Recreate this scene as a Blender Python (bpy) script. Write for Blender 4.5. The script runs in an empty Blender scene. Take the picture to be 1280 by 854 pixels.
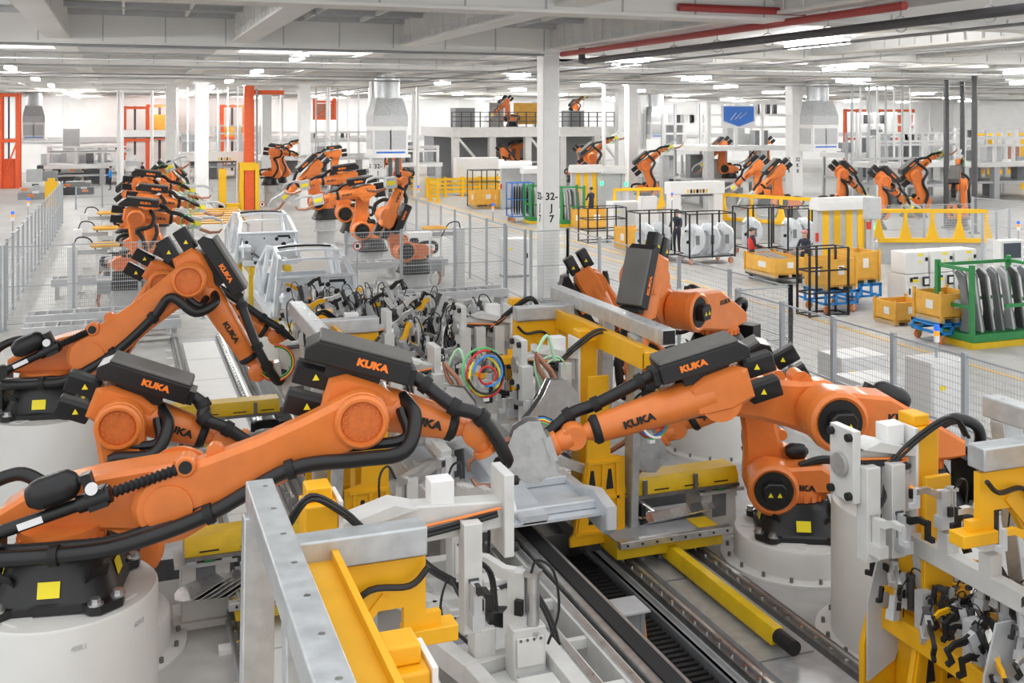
import bpy, bmesh, math, random
from mathutils import Vector, Matrix
random.seed(7)
scene = bpy.context.scene
COL = scene.collection
# ------------------------------------------------------------------ camera
F_PX, U0, V0, CAM_H = 1320.0, 640.0, 146.0, 5.4
YAW = math.radians(20.2)
SN, CS = math.sin(YAW), math.cos(YAW)
cam_data = bpy.data.cameras.new('camera')
cam = bpy.data.objects.new('camera', cam_data)
COL.objects.link(cam)
cam.location = (0, 0, CAM_H)
cam.rotation_euler = (math.radians(90), 0, -YAW)
cam_data.sensor_fit = 'HORIZONTAL'
cam_data.sensor_width = 36.0
cam_data.lens = 36.0 * F_PX / 1280.0
cam_data.shift_y = -(427.0 - V0) / 1280.0
cam_data.clip_end = 500
scene.camera = cam
# ------------------------------------------------------------------ world, light, exposure
world = bpy.data.worlds.new('world')
scene.world = world
world.use_nodes = True
bg = world.node_tree.nodes['Background']
bg.inputs[0].default_value = (0.97, 0.985, 1.0, 1)
bg.inputs[1].default_value = 0.8
LAMP_STRENGTH = 85.0
vs = scene.view_settings
vs.view_transform = 'Standard'
vs.look = 'None'
vs.exposure = 0.88
vs.gamma = 1.0
vs.use_curve_mapping = False
try:
    scene.cycles.use_denoising = True
    scene.cycles.max_bounces = 8
    scene.cycles.transparent_max_bounces = 24
    scene.cycles.caustics_reflective = False
    scene.cycles.caustics_refractive = False
    scene.cycles.sample_clamp_indirect = 6.0
except Exception:
    pass

# ------------------------------------------------------------------ pixel -> place helpers
def ray(u, v):
    a = (u - U0) / F_PX
    return Vector((a * CS + SN, -a * SN + CS, -(v - V0) / F_PX))
CAMP = Vector((0, 0, CAM_H))
def PZ(u, v, z=0.0):
    r = ray(u, v); return CAMP + r * ((z - CAM_H) / r.z)
def PX(u, v, X):
    r = ray(u, v); return CAMP + r * (X / r.x)
def PY(u, v, Y):
    r = ray(u, v); return CAMP + r * (Y / r.y)

# ------------------------------------------------------------------ materials
M = {}
def mat(name, col, rough=0.5, metal=0.0, var=0.0, scale=6.0, bump=0.0, bscale=40.0, emit=0.0, alpha=1.0, trans=0.0, coat=0.0, spec=0.5):
    m = bpy.data.materials.new(name); m.use_nodes = True
    nt = m.node_tree; b = nt.nodes['Principled BSDF']
    b.inputs['Base Color'].default_value = (*col, 1)
    b.inputs['Roughness'].default_value = rough
    b.inputs['Metallic'].default_value = metal
    b.inputs['Specular IOR Level'].default_value = spec
    if coat: b.inputs['Coat Weight'].default_value = coat
    if emit:
        b.inputs['Emission Color'].default_value = (*col, 1); b.inputs['Emission Strength'].default_value = emit
    if alpha < 1: b.inputs['Alpha'].default_value = alpha
    if trans: b.inputs['Transmission Weight'].default_value = trans
    if var or bump:
        tc = nt.nodes.new('ShaderNodeTexCoord')
    if var:
        n = nt.nodes.new('ShaderNodeTexNoise'); n.inputs['Scale'].default_value = scale; n.inputs['Detail'].default_value = 5
        nt.links.new(tc.outputs['Object'], n.inputs['Vector'])
        r = nt.nodes.new('ShaderNodeMapRange')
        r.inputs[1].default_value = 0.3; r.inputs[2].default_value = 0.7
        r.inputs[3].default_value = 1 - var; r.inputs[4].default_value = 1 + var * 0.6
        nt.links.new(n.outputs['Fac'], r.inputs[0])
        mx = nt.nodes.new('ShaderNodeMix'); mx.data_type = 'RGBA'; mx.blend_type = 'MULTIPLY'
        mx.inputs[0].default_value = 1; mx.inputs[6].default_value = (*col, 1)
        nt.links.new(r.outputs[0], mx.inputs[7]); nt.links.new(mx.outputs[2], b.inputs['Base Color'])
        r2 = nt.nodes.new('ShaderNodeMapRange'); r2.inputs[3].default_value = max(0.05, rough - 0.12); r2.inputs[4].default_value = min(1, rough + 0.12)
        nt.links.new(n.outputs['Fac'], r2.inputs[0]); nt.links.new(r2.outputs[0], b.inputs['Roughness'])
    if bump:
        n2 = nt.nodes.new('ShaderNodeTexNoise'); n2.inputs['Scale'].default_value = bscale
        nt.links.new(tc.outputs['Object'], n2.inputs['Vector'])
        bp = nt.nodes.new('ShaderNodeBump'); bp.inputs['Strength'].default_value = bump; bp.inputs['Distance'].default_value = 0.01
        nt.links.new(n2.outputs['Fac'], bp.inputs['Height']); nt.links.new(bp.outputs[0], b.inputs['Normal'])
    M[name] = m
    return m
mat('orange', (0.76, 0.205, 0.038), 0.38, var=0.10, scale=5, coat=0.15)
mat('orange_dark', (0.66, 0.16, 0.03), 0.5, var=0.15, scale=20)
mat('far_orange', (0.85, 0.17, 0.03), 0.5)
mat('orange_text', (0.95, 0.22, 0.02), 0.5)
mat('post_orange', (0.80, 0.12, 0.03), 0.5, var=0.1)
mat('black', (0.007, 0.007, 0.008), 0.42, var=0.2, scale=8)
mat('black_cast', (0.012, 0.012, 0.013), 0.42, var=0.35, scale=6, bump=0.15, bscale=60)
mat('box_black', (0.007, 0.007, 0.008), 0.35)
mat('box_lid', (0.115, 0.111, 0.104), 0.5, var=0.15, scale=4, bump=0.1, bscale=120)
mat('hose', (0.009, 0.009, 0.010), 0.40, var=0.15)
mat('rubber', (0.007, 0.007, 0.008), 0.65)
mat('pedestal', (0.68, 0.67, 0.64), 0.45, var=0.05, scale=2.5)
mat('white', (0.82, 0.82, 0.81), 0.45, var=0.04, scale=3)
mat('offwhite', (0.74, 0.73, 0.70), 0.5, var=0.07, scale=3)
mat('fixture_white', (0.63, 0.63, 0.61), 0.42, var=0.09, scale=5)
mat('light_grey', (0.52, 0.53, 0.54), 0.5, var=0.08)
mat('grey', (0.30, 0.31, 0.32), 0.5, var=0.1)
mat('mid_grey', (0.19, 0.20, 0.21), 0.5, var=0.1)
mat('dark_grey', (0.07, 0.07, 0.075), 0.5, var=0.2)
mat('galv', (0.52, 0.54, 0.55), 0.42, metal=0.55, var=0.16, scale=9)
mat('steel', (0.60, 0.60, 0.60), 0.32, metal=0.85, var=0.15, scale=10)
mat('dark_steel', (0.22, 0.215, 0.21), 0.4, metal=0.7, var=0.25, scale=8)
mat('chrome', (0.85, 0.85, 0.86), 0.15, metal=1.0)
mat('car_metal', (0.74, 0.78, 0.82), 0.36, metal=0.3, var=0.08, scale=5)
mat('yellow', (0.86, 0.44, 0.008), 0.42, var=0.07, scale=4)
mat('rail_yellow', (0.76, 0.50, 0.010), 0.42, var=0.12, scale=5)
mat('bright_yellow', (0.90, 0.52, 0.01), 0.45)
mat('bin_yellow', (0.78, 0.42, 0.06), 0.55, var=0.12, scale=4)
mat('fence_post', (0.40, 0.43, 0.46), 0.45, var=0.05)
mat('wire', (0.62, 0.64, 0.66), 0.5)
mat('wood', (0.55, 0.40, 0.24), 0.6, var=0.15)
mat('blue', (0.02, 0.28, 0.74), 0.45, var=0.1)
mat('sign_blue', (0.03, 0.17, 0.62), 0.4)
mat('navy', (0.025, 0.03, 0.05), 0.8)
mat('green', (0.03, 0.26, 0.07), 0.45, var=0.1)
mat('red', (0.62, 0.03, 0.02), 0.45)
mat('pipe_red', (0.34, 0.035, 0.03), 0.45)
mat('green_wire', (0.12, 0.5, 0.16), 0.45)
mat('pale_green_wire', (0.45, 0.72, 0.48), 0.45)
mat('blue_wire', (0.04, 0.25, 0.7), 0.45)
mat('yellow_wire', (0.75, 0.7, 0.05), 0.45)
mat('orange_wire', (0.85, 0.25, 0.05), 0.45)
mat('copper', (0.42, 0.20, 0.13), 0.4, metal=0.5, var=0.2)
mat('skin', (0.62, 0.36, 0.26), 0.6)
mat('hair', (0.06, 0.035, 0.02), 0.6)
mat('pink', (0.70, 0.25, 0.25), 0.7)
mat('cardboard', (0.50, 0.30, 0.15), 0.7)
mat('ceiling_white', (0.86, 0.845, 0.81), 0.6, var=0.05, scale=0.6)
mat('panel_white', (0.86, 0.86, 0.85), 0.6, var=0.05, scale=1.0)
mat('screen', (0.05, 0.07, 0.09), 0.2)
mat('lamp_on', (1.0, 0.99, 0.97), 0.5, emit=LAMP_STRENGTH)
mat('sticker', (0.90, 0.75, 0.02), 0.5)
mat('tag_white', (0.85, 0.85, 0.85), 0.5)
mat('ink', (0.01, 0.01, 0.01), 0.6)
mat('clear', (0.80, 0.85, 0.87), 0.12, alpha=0.22)
mat('beacon_blue', (0.02, 0.12, 0.75), 0.3, emit=0.5)
mat('led_green', (0.02, 0.9, 0.25), 0.3, emit=2.0)
mat('beacon_orange', (0.95, 0.30, 0.02), 0.3, emit=0.4)
# mesh panel (wire fence) with fine wires too thin to build one by one: alpha from wave pattern
def mesh_mat(name, col, sx, sy, wid):
    m = bpy.data.materials.new(name); m.use_nodes = True; nt = m.node_tree; b = nt.nodes['Principled BSDF']
    b.inputs['Base Color'].default_value = (*col, 1); b.inputs['Roughness'].default_value = 0.5
    tc = nt.nodes.new('ShaderNodeTexCoord'); sp = nt.nodes.new('ShaderNodeSeparateXYZ'); nt.links.new(tc.outputs['Object'], sp.inputs[0])
    outs = []
    for ax, s in ((0, sx), (2, sy)):
        a = nt.nodes.new('ShaderNodeMath'); a.operation = 'MULTIPLY'; a.inputs[1].default_value = 1 / s; nt.links.new(sp.outputs[ax], a.inputs[0])
        f = nt.nodes.new('ShaderNodeMath'); f.operation = 'FRACT'; nt.links.new(a.outputs[0], f.inputs[0])
        l = nt.nodes.new('ShaderNodeMath'); l.operation = 'LESS_THAN'; l.inputs[1].default_value = wid / s; nt.links.new(f.outputs[0], l.inputs[0])
        outs.append(l)
    mx = nt.nodes.new('ShaderNodeMath'); mx.operation = 'MAXIMUM'
    nt.links.new(outs[0].outputs[0], mx.inputs[0]); nt.links.new(outs[1].outputs[0], mx.inputs[1]); nt.links.new(mx.outputs[0], b.inputs['Alpha'])
    M[name] = m
mesh_mat('fence_mesh', (0.55, 0.57, 0.59), 0.05, 0.10, 0.007)
# concrete floor
def floor_mat():
    m = bpy.data.materials.new('floor_concrete'); m.use_nodes = True; nt = m.node_tree; b = nt.nodes['Principled BSDF']
    tc = nt.nodes.new('ShaderNodeTexCoord')
    n1 = nt.nodes.new('ShaderNodeTexNoise'); n1.inputs['Scale'].default_value = 0.35; n1.inputs['Detail'].default_value = 8
    n2 = nt.nodes.new('ShaderNodeTexNoise'); n2.inputs['Scale'].default_value = 3.0; n2.inputs['Detail'].default_value = 8
    for n in (n1, n2): nt.links.new(tc.outputs['Object'], n.inputs['Vector'])
    ad = nt.nodes.new('ShaderNodeMath'); ad.operation = 'ADD'; nt.links.new(n1.outputs['Fac'], ad.inputs[0]); nt.links.new(n2.outputs['Fac'], ad.inputs[1])
    cr = nt.nodes.new('ShaderNodeValToRGB'); cr.color_ramp.elements[0].position = 0.30; cr.color_ramp.elements[1].position = 0.62
    cr.color_ramp.elements[0].color = (0.36, 0.355, 0.345, 1); cr.color_ramp.elements[1].color = (0.50, 0.495, 0.48, 1)
    hf = nt.nodes.new('ShaderNodeMath'); hf.operation = 'MULTIPLY'; hf.inputs[1].default_value = 0.5; nt.links.new(ad.outputs[0], hf.inputs[0])
    nt.links.new(hf.outputs[0], cr.inputs[0])
    nt.links.new(cr.outputs[0], b.inputs['Base Color']); b.inputs['Roughness'].default_value = 0.5
    M['floor'] = m
floor_mat()
# corrugated deck
def deck_mat():
    m = bpy.data.materials.new('deck'); m.use_nodes = True; nt = m.node_tree; b = nt.nodes['Principled BSDF']
    tc = nt.nodes.new('ShaderNodeTexCoord'); w = nt.nodes.new('ShaderNodeTexWave'); w.bands_direction = 'Y'; w.inputs['Scale'].default_value = 0.55
    nt.links.new(tc.outputs['Object'], w.inputs['Vector'])
    bp = nt.nodes.new('ShaderNodeBump'); bp.inputs['Strength'].default_value = 0.8; bp.inputs['Distance'].default_value = 0.1
    nt.links.new(w.outputs['Fac'], bp.inputs['Height']); nt.links.new(bp.outputs[0], b.inputs['Normal'])
    b.inputs['Base Color'].default_value = (0.42, 0.42, 0.415, 1); b.inputs['Roughness'].default_value = 0.6
    M['deck'] = m
deck_mat()

# ------------------------------------------------------------------ mesh building
def basis(d, up=Vector((0, 0, 1))):
    d = Vector(d).normalized()
    if abs(d.dot(up)) > 0.99: up = Vector((0, 1, 0))
    s = up.cross(d).normalized(); t = d.cross(s).normalized()
    return d, s, t
class MB:
    def __init__(self): self.v = []; self.f = []
    def add(self, vs, fs):
        n = len(self.v); self.v += [tuple(x) for x in vs]; self.f += [tuple(i + n for i in f) for f in fs]; return self
    def box(self, c, s, rz=0.0, mtx=None):
        x, y, z = s[0] / 2, s[1] / 2, s[2] / 2
        R = mtx if mtx is not None else (Matrix.Rotation(rz, 3, 'Z') if rz else None)
        vs = []
        for i in (-1, 1):
            for j in (-1, 1):
                for k in (-1, 1):
                    p = Vector((x * i, y * j, z * k))
                    if R is not None: p = R @ p
                    vs.append(p + Vector(c))
        return self.add(vs, [(0, 1, 3, 2), (4, 6, 7, 5), (0, 4, 5, 1), (2, 3, 7, 6), (0, 2, 6, 4), (1, 5, 7, 3)])
    def bb(self, x0, x1, y0, y1, z0, z1):
        return self.box(((x0 + x1) / 2, (y0 + y1) / 2, (z0 + z1) / 2), (x1 - x0, y1 - y0, z1 - z0))
    def bar(self, p, q, w, h, up=(0, 0, 1)):
        p, q = Vector(p), Vector(q); d, s, t = basis(q - p, Vector(up)); vs = []
        for e in (p, q):
            for a, b in ((-1, -1), (1, -1), (1, 1), (-1, 1)): vs.append(e + s * (a * w / 2) + t * (b * h / 2))
        return self.add(vs, [(3, 2, 1, 0), (4, 5, 6, 7), (0, 1, 5, 4), (1, 2, 6, 5), (2, 3, 7, 6), (3, 0, 4, 7)])
    def cyl(self, p, q, r0, r1=None, n=16, cap=True):
        r1 = r0 if r1 is None else r1
        p, q = Vector(p), Vector(q); d, s, t = basis(q - p); vs = []
        for e, r in ((p, r0), (q, r1)):
            for i in range(n):
                a = 2 * math.pi * i / n; vs.append(e + s * (r * math.cos(a)) + t * (r * math.sin(a)))
        fs = [(i, (i + 1) % n, n + (i + 1) % n, n + i) for i in range(n)]
        if cap: fs += [tuple(range(n - 1, -1, -1)), tuple(range(n, 2 * n))]
        return self.add(vs, fs)
    def lathe(self, p, axis, prof, n=20):
        """prof: list of (radius, distance along axis)"""
        p = Vector(p); d, s, t = basis(axis); vs = []; m = len(prof)
        for r, h in prof:
            for i in range(n):
                a = 2 * math.pi * i / n; vs.append(p + d * h + s * (r * math.cos(a)) + t * (r * math.sin(a)))
        fs = []
        for k in range(m - 1):
            for i in range(n):
                j = (i + 1) % n; fs.append((k * n + i, k * n + j, (k + 1) * n + j, (k + 1) * n + i))
        fs += [tuple(range(n - 1, -1, -1)), tuple(range((m - 1) * n, m * n))]
        return self.add(vs, fs)
    def tube(self, pts, r, n=8, cap=True):
        pts = [Vector(p) for p in pts]; m = len(pts); rs = r if isinstance(r, (list, tuple)) else [r] * m
        d0 = (pts[1] - pts[0]).normalized(); _, s, t = basis(d0); vs = []
        for k, p in enumerate(pts):
            d = (pts[min(k + 1, m - 1)] - pts[max(k - 1, 0)]).normalized()
            s = (s - d * s.dot(d));
            s = s.normalized() if s.length > 1e-6 else basis(d)[1]
            t = d.cross(s)
            for i in range(n):
                a = 2 * math.pi * i / n; vs.append(p + s * (rs[k] * math.cos(a)) + t * (rs[k] * math.sin(a)))
        fs = []
        for k in range(m - 1):
            for i in range(n):
                j = (i + 1) % n; fs.append((k * n + i, k * n + j, (k + 1) * n + j, (k + 1) * n + i))
        if cap: fs += [tuple(range(n - 1, -1, -1)), tuple(range((m - 1) * n, m * n))]
        return self.add(vs, fs)
    def prism(self, poly, o, ex, ey, thick, bev=0.0):
        """2D outline in the plane (ex, ey) at o, grown along ex x ey by thick (centred)"""
        o, ex, ey = Vector(o), Vector(ex).normalized(), Vector(ey).normalized(); nz = ex.cross(ey).normalized(); n = len(poly)
        cx = sum(p[0] for p in poly) / n; cy = sum(p[1] for p in poly) / n
        layers = [(-thick / 2, bev), (-thick / 2 + bev, 0), (thick / 2 - bev, 0), (thick / 2, bev)] if bev else [(-thick / 2, 0), (thick / 2, 0)]
        vs = []
        for h, ins in layers:
            for i, (x, y) in enumerate(poly):
                if ins:
                    x0, y0 = poly[i - 1]; x1, y1 = poly[(i + 1) % n]
                    tx, ty = x1 - x0, y1 - y0; L = math.hypot(tx, ty) or 1
                    nx, ny = ty / L, -tx / L
                    x, y = x - nx * ins * ORI(poly), y - ny * ins * ORI(poly)
                vs.append(o + ex * x + ey * y + nz * h)
        m = len(layers); fs = []
        for k in range(m - 1):
            for i in range(n):
                j = (i + 1) % n; fs.append((k * n + i, k * n + j, (k + 1) * n + j, (k + 1) * n + i))
        fs += [tuple(range(n - 1, -1, -1)), tuple(range((m - 1) * n, m * n))]
        return self.add(vs, fs)
    def ball(self, c, r, n=12, m=8, mtx=None):
        rx, ry, rz = r if isinstance(r, (tuple, list)) else (r, r, r); c = Vector(c); vs = [c + (mtx @ Vector((0, 0, -rz)) if mtx else Vector((0, 0, -rz)))]
        for k in range(1, m):
            a = -math.pi / 2 + math.pi * k / m
            for i in range(n):
                b = 2 * math.pi * i / n; p = Vector((rx * math.cos(a) * math.cos(b), ry * math.cos(a) * math.sin(b), rz * math.sin(a)))
                vs.append(c + (mtx @ p if mtx else p))
        vs.append(c + (mtx @ Vector((0, 0, rz)) if mtx else Vector((0, 0, rz))))
        fs = [(0, 1 + (i + 1) % n, 1 + i) for i in range(n)]
        for k in range(m - 2):
            for i in range(n):
                j = (i + 1) % n; a = 1 + k * n; fs.append((a + i, a + j, a + n + j, a + n + i))
        e = len(vs) - 1; a = 1 + (m - 2) * n; fs += [(a + i, a + (i + 1) % n, e) for i in range(n)]
        return self.add(vs, fs)
    def torus(self, c, axis, R, r, n=24, m=8):
        d, s, t = basis(axis); c = Vector(c)
        pts = [c + s * (R * math.cos(2 * math.pi * i / n)) + t * (R * math.sin(2 * math.pi * i / n)) for i in range(n)]
        vs = []
        for i in range(n):
            a = 2 * math.pi * i / n; rd = s * math.cos(a) + t * math.sin(a)
            for k in range(m):
                b = 2 * math.pi * k / m; vs.append(pts[i] + rd * (r * math.cos(b)) + d * (r * math.sin(b)))
        fs = []
        for i in range(n):
            for k in range(m):
                fs.append((i * m + k, ((i + 1) % n) * m + k, ((i + 1) % n) * m + (k + 1) % m, i * m + (k + 1) % m))
        return self.add(vs, fs)
    def mesh(self, name, material, smooth=True, angle=38):
        me = bpy.data.meshes.new(name); me.from_pydata(self.v, [], self.f)
        bm = bmesh.new(); bm.from_mesh(me); bmesh.ops.recalc_face_normals(bm, faces=bm.faces); bm.to_mesh(me); bm.free()
        me.materials.append(M[material] if isinstance(material, str) else material)
        if smooth:
            me.polygons.foreach_set('use_smooth', [True] * len(me.polygons)); me.set_sharp_from_angle(angle=math.radians(angle))
        return me
    def build(self, name, material, parent=None, bev=0.0, smooth=True, angle=38, kind=None):
        o = bpy.data.objects.new(name, self.mesh(name, material, smooth, angle)); COL.objects.link(o)
        if parent is not None: o.parent = parent
        if bev:
            b = o.modifiers.new('bevel', 'BEVEL'); b.width = bev; b.segments = 2; b.limit_method = 'ANGLE'; b.angle_limit = math.radians(40)
        if kind: o['kind'] = kind
        return o
def ORI(poly):
    return 1 if sum(poly[i - 1][0] * poly[i][1] - poly[i][0] * poly[i - 1][1] for i in range(len(poly))) > 0 else -1
def link(name, me, parent=None, loc=None, rot=None, scale=None):
    o = bpy.data.objects.new(name, me); COL.objects.link(o)
    if parent is not None: o.parent = parent
    if loc is not None: o.location = loc
    if rot is not None: o.rotation_euler = rot
    if scale is not None: o.scale = scale
    return o
def tag(o, label, cat, group=None, kind=None):
    o['label'] = label; o['category'] = cat
    if group: o['group'] = group
    if kind: o['kind'] = kind
    return o
def thing(name, label, cat, loc=(0, 0, 0), rz=0.0, group=None):
    o = bpy.data.objects.new(name, None); COL.objects.link(o)
    o.location = loc; o.rotation_euler = (0, 0, rz); o.empty_display_size = 0.2
    return tag(o, label, cat, group)
def dup(o, parent=None):
    c = o.copy(); COL.objects.link(c); c.parent = parent
    for ch in list(o.children): dup(ch, c)
    return c
def copy_thing(o, label, loc, rz=0.0, group=None, scale=None):
    c = dup(o); c.location = loc; c.rotation_euler = (0, 0, rz)
    if scale: c.scale = (scale,) * 3
    c['label'] = label
    if group: c['group'] = group
    return c
def struct(name, mb, material, label=None, cat=None, parent=None, **k):
    o = mb.build(name, material, parent, **k)
    if parent is None:
        o['kind'] = 'structure'
        if label: o['label'] = label
        if cat: o['category'] = cat
    return o
def spline(pts, n=8):
    """Catmull-Rom through pts"""
    pts = [Vector(p) for p in pts]; P = [pts[0] * 2 - pts[1]] + pts + [pts[-1] * 2 - pts[-2]]; out = []
    for i in range(1, len(P) - 2):
        for k in range(n):
            t = k / n; a, b, c, d = P[i - 1], P[i], P[i + 1], P[i + 2]
            out.append(0.5 * ((2 * b) + (c - a) * t + (2 * a - 5 * b + 4 * c - d) * t * t + (3 * b - a - 3 * c + d) * t ** 3))
    out.append(pts[-1]); return out
TEXTS = {}
def text_mesh(s, size, ext=0.004, align='CENTER', bold=0.0, sx=1.0):
    key = (s, size, ext, align, bold, sx)
    if key in TEXTS: return TEXTS[key]
    cu = bpy.data.curves.new('text', 'FONT'); cu.body = s; cu.size = size; cu.extrude = ext; cu.align_x = align; cu.align_y = 'CENTER'; cu.offset = bold; cu.resolution_u = 3
    o = bpy.data.objects.new('text', cu); COL.objects.link(o)
    dg = bpy.context.evaluated_depsgraph_get(); me = bpy.data.meshes.new_from_object(o.evaluated_get(dg))
    bpy.data.objects.remove(o); bpy.data.curves.remove(cu)
    if sx != 1.0:
        for v in me.vertices: v.co.x *= sx
    TEXTS[key] = me
    return me
def lettering(name, s, size, material, parent, o, ex, ey, ext=0.004, bold=0.0, sx=1.0):
    me = text_mesh(s, size, ext, 'CENTER', bold, sx)
    if not me.materials: me.materials.append(M[material])
    elif me.materials[0] != M[material]:
        me = me.copy(); me.materials.clear(); me.materials.append(M[material])
    ob = bpy.data.objects.new(name, me); COL.objects.link(ob); ob.parent = parent
    ex, ey = Vector(ex).normalized(), Vector(ey).normalized(); ez = ex.cross(ey)
    ob.matrix_local = Matrix.Translation(Vector(o)) @ Matrix((ex, ey, ez)).transposed().to_4x4()
    return ob
# ================================================================== THE HALL
LX = 3.97            # centre line of the welding line
PIT = (4.55, 5.50, 3.0, 12.6)     # open service pit beside the belt
mb = MB().bb(-60, PIT[0], -6, 112, -0.3, 0.0).bb(PIT[1], 130, -6, 112, -0.3, 0.0).bb(PIT[0], PIT[1], -6, PIT[2], -0.3, 0.0).bb(PIT[0], PIT[1], PIT[3], 112, -0.3, 0.0)
fl_o = struct('floor', mb, 'floor')
MB().bb(PIT[0], PIT[1], PIT[2], PIT[3], -0.75, -0.7).bb(PIT[0] - 0.02, PIT[0], PIT[2], PIT[3], -0.75, -0.005).bb(PIT[1], PIT[1] + 0.02, PIT[2], PIT[3], -0.75, -0.005).bb(PIT[0], PIT[1], PIT[3], PIT[3] + 0.02, -0.75, -0.005).bb(PIT[0], PIT[1], PIT[2] - 0.02, PIT[2], -0.75, -0.005).build('pit_lining', 'dark_grey', fl_o)
struct('wall_back', MB().bb(-60, 130, 112, 112.4, 0, 9.5), 'panel_white')
struct('wall_left', MB().bb(-60.3, -60, -6, 112, 0, 9.5), 'panel_white')
struct('wall_right', MB().bb(104, 104.3, -6, 112, 0, 9.5), 'panel_white')
# dado rail + seams on the back wall
wb = bpy.data.objects['wall_back']
MB().bb(-60, 130, 111.85, 112.0, 2.9, 3.4).build('wall_rail', 'light_grey', wb)
for i in range(38):
    MB().bb(-60 + i * 5.0, -59.85 + i * 5.0, 111.9, 112.0, 0, 7.9).build('wall_pilaster', 'panel_white', wb)
struct('ceiling', MB().bb(-60, 130, 12.5, 112, 8.05, 8.25), 'deck')
GY = [17.6 + 11.27 * k for k in range(9)]           # girders across the hall
for i, gy in enumerate(GY):
    g = struct('trim_%d' % (i + 1), MB().bb(-60, 130, gy - 0.28, gy + 0.28, 7.30, 8.05), 'ceiling_white')
    MB().bb(-60, 130, gy - 0.34, gy + 0.34, 7.24, 7.30).build('girder_flange', 'ceiling_white', g)
    if gy < 45:
        hh = MB()
        for k in range(60): hh.bb(-20 + k * 1.5, -19.97 + k * 1.5, gy - 0.30, gy - 0.28, 7.3, 8.05)
        hh.build('girder_seams', 'light_grey', g, kind='stuff')
TX = [-19.5 + 4.5 * k for k in range(22)]            # boxed trusses along the hall
for i, tx in enumerate(TX):
    x = tx - 0.04 * 1
    t = struct('trim_%d' % (i + 20), MB().bb(x - 0.25, x + 0.25, 12.5, 112, 7.62, 8.05), 'ceiling_white')
    MB().bb(x - 0.28, x + 0.28, 12.5, 112, 7.36, 7.42).build('truss_chord', 'ceiling_white', t)
    rb = MB()
    for k in range(64):
        yy = 12.6 + k * 0.62
        rb.bb(x - 0.275, x - 0.25, yy, yy + 0.04, 7.40, 8.04); rb.bb(x + 0.25, x + 0.275, yy, yy + 0.04, 7.40, 8.04)
    rb.build('truss_ribs', 'ceiling_white', t, kind='stuff')
    MB().bb(x - 0.20, x + 0.20, 12.5, 112, 7.42, 7.62).build('truss_web', 'panel_white', t)
# purlins under the deck
pl = MB()
for k in range(40): pl.bb(-60, 130, 12.9 + k * 1.9, 12.98 + k * 1.9, 7.93, 8.05)
struct('trim_60', pl, 'light_grey', kind=None)
bpy.data.objects['trim_60']['kind'] = 'structure'
# secondary purlins running along the hall
pl = MB()
for k in range(60):
    x = -27 + k * 1.5
    if (k % 3) != 2: pl.bb(x - 0.03, x + 0.03, 12.5, 60, 7.95, 8.05)
struct('trim_61', pl, 'ceiling_white')
# white duct boxes between the trusses beyond the first bay (they hide the deck further back)
dk = [(-60, 130, 34.6, 36.2, 7.45, 8.0), (-60, 130, 46.0, 47.4, 7.45, 8.0), (-60, 130, 57.5, 58.8, 7.45, 8.0)]
for i, b in enumerate(dk):
    struct('trim_%d' % (70 + i), MB().bb(*b), 'panel_white')
# long white ducts along the hall, right of the J columns
for i, (x, w, z) in enumerate(((14.6, 1.5, 7.45), (18.6, 1.2, 7.55), (24, 1.4, 7.5), (30, 1.2, 7.5), (37, 1.2, 7.5), (-6.5, 1.2, 7.55), (-12, 1.2, 7.55))):
    struct('trim_%d' % (80 + i), MB().bb(x - w / 2, x + w / 2, 12, 112, z, 8.0), 'panel_white')
# columns
def column(i, x, y, w, txt=None):
    c = thing('trim_%d' % (100 + i), 'square white steel column' + (' marked %s' % '-'.join(txt) if txt else ''), 'column', (x, y, 0))
    c['kind'] = 'structure'
    MB().bb(-w / 2, w / 2, -w / 2, w / 2, 0, 7.3).build('shaft', 'white', c, bev=0.03)
    MB().bb(-w / 2 - 0.12, w / 2 + 0.12, -w / 2 - 0.12, w / 2 + 0.12, 0, 0.05).build('base_plate', 'light_grey', c)
    MB().bb(-w / 2 - 0.1, w / 2 + 0.1, -w / 2 - 0.1, w / 2 + 0.1, 7.2, 7.3).build('cap_plate', 'white', c)
    if txt:
        for j, s in enumerate(txt):
            z = txtz - j * 0.33
            lettering('marking', s, 0.30, 'ink', c, (0, -w / 2 - 0.004, z), (1, 0, 0), (0, 0, 1), 0.003, 0.006)
            lettering('marking', s, 0.30, 'ink', c, (-w / 2 - 0.004, 0, z), (0, -1, 0), (0, 0, 1), 0.003, 0.006)
    return c
txtz = 3.06
column(0, 11.76, 28.87, 0.52, ('32-', 'J', '7'))
txtz = 2.95
column(1, 11.76, 51.4, 0.62, ('32-', 'J', '8'))
column(2, 36.2, 51.4, 0.7, ('32', 'K', '8'))
txtz = 2.6
column(3, 11.76, 74, 0.7); column(4, 36.2, 74, 0.7); column(5, 36.2, 28.87, 0.6); column(6, -12.6, 51.4, 0.7); column(7, -12.6, 74, 0.7); column(8, 60, 51.4, 0.7); column(9, 60, 74, 0.7); column(10, 4.0, 60, 0.7)
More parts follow.
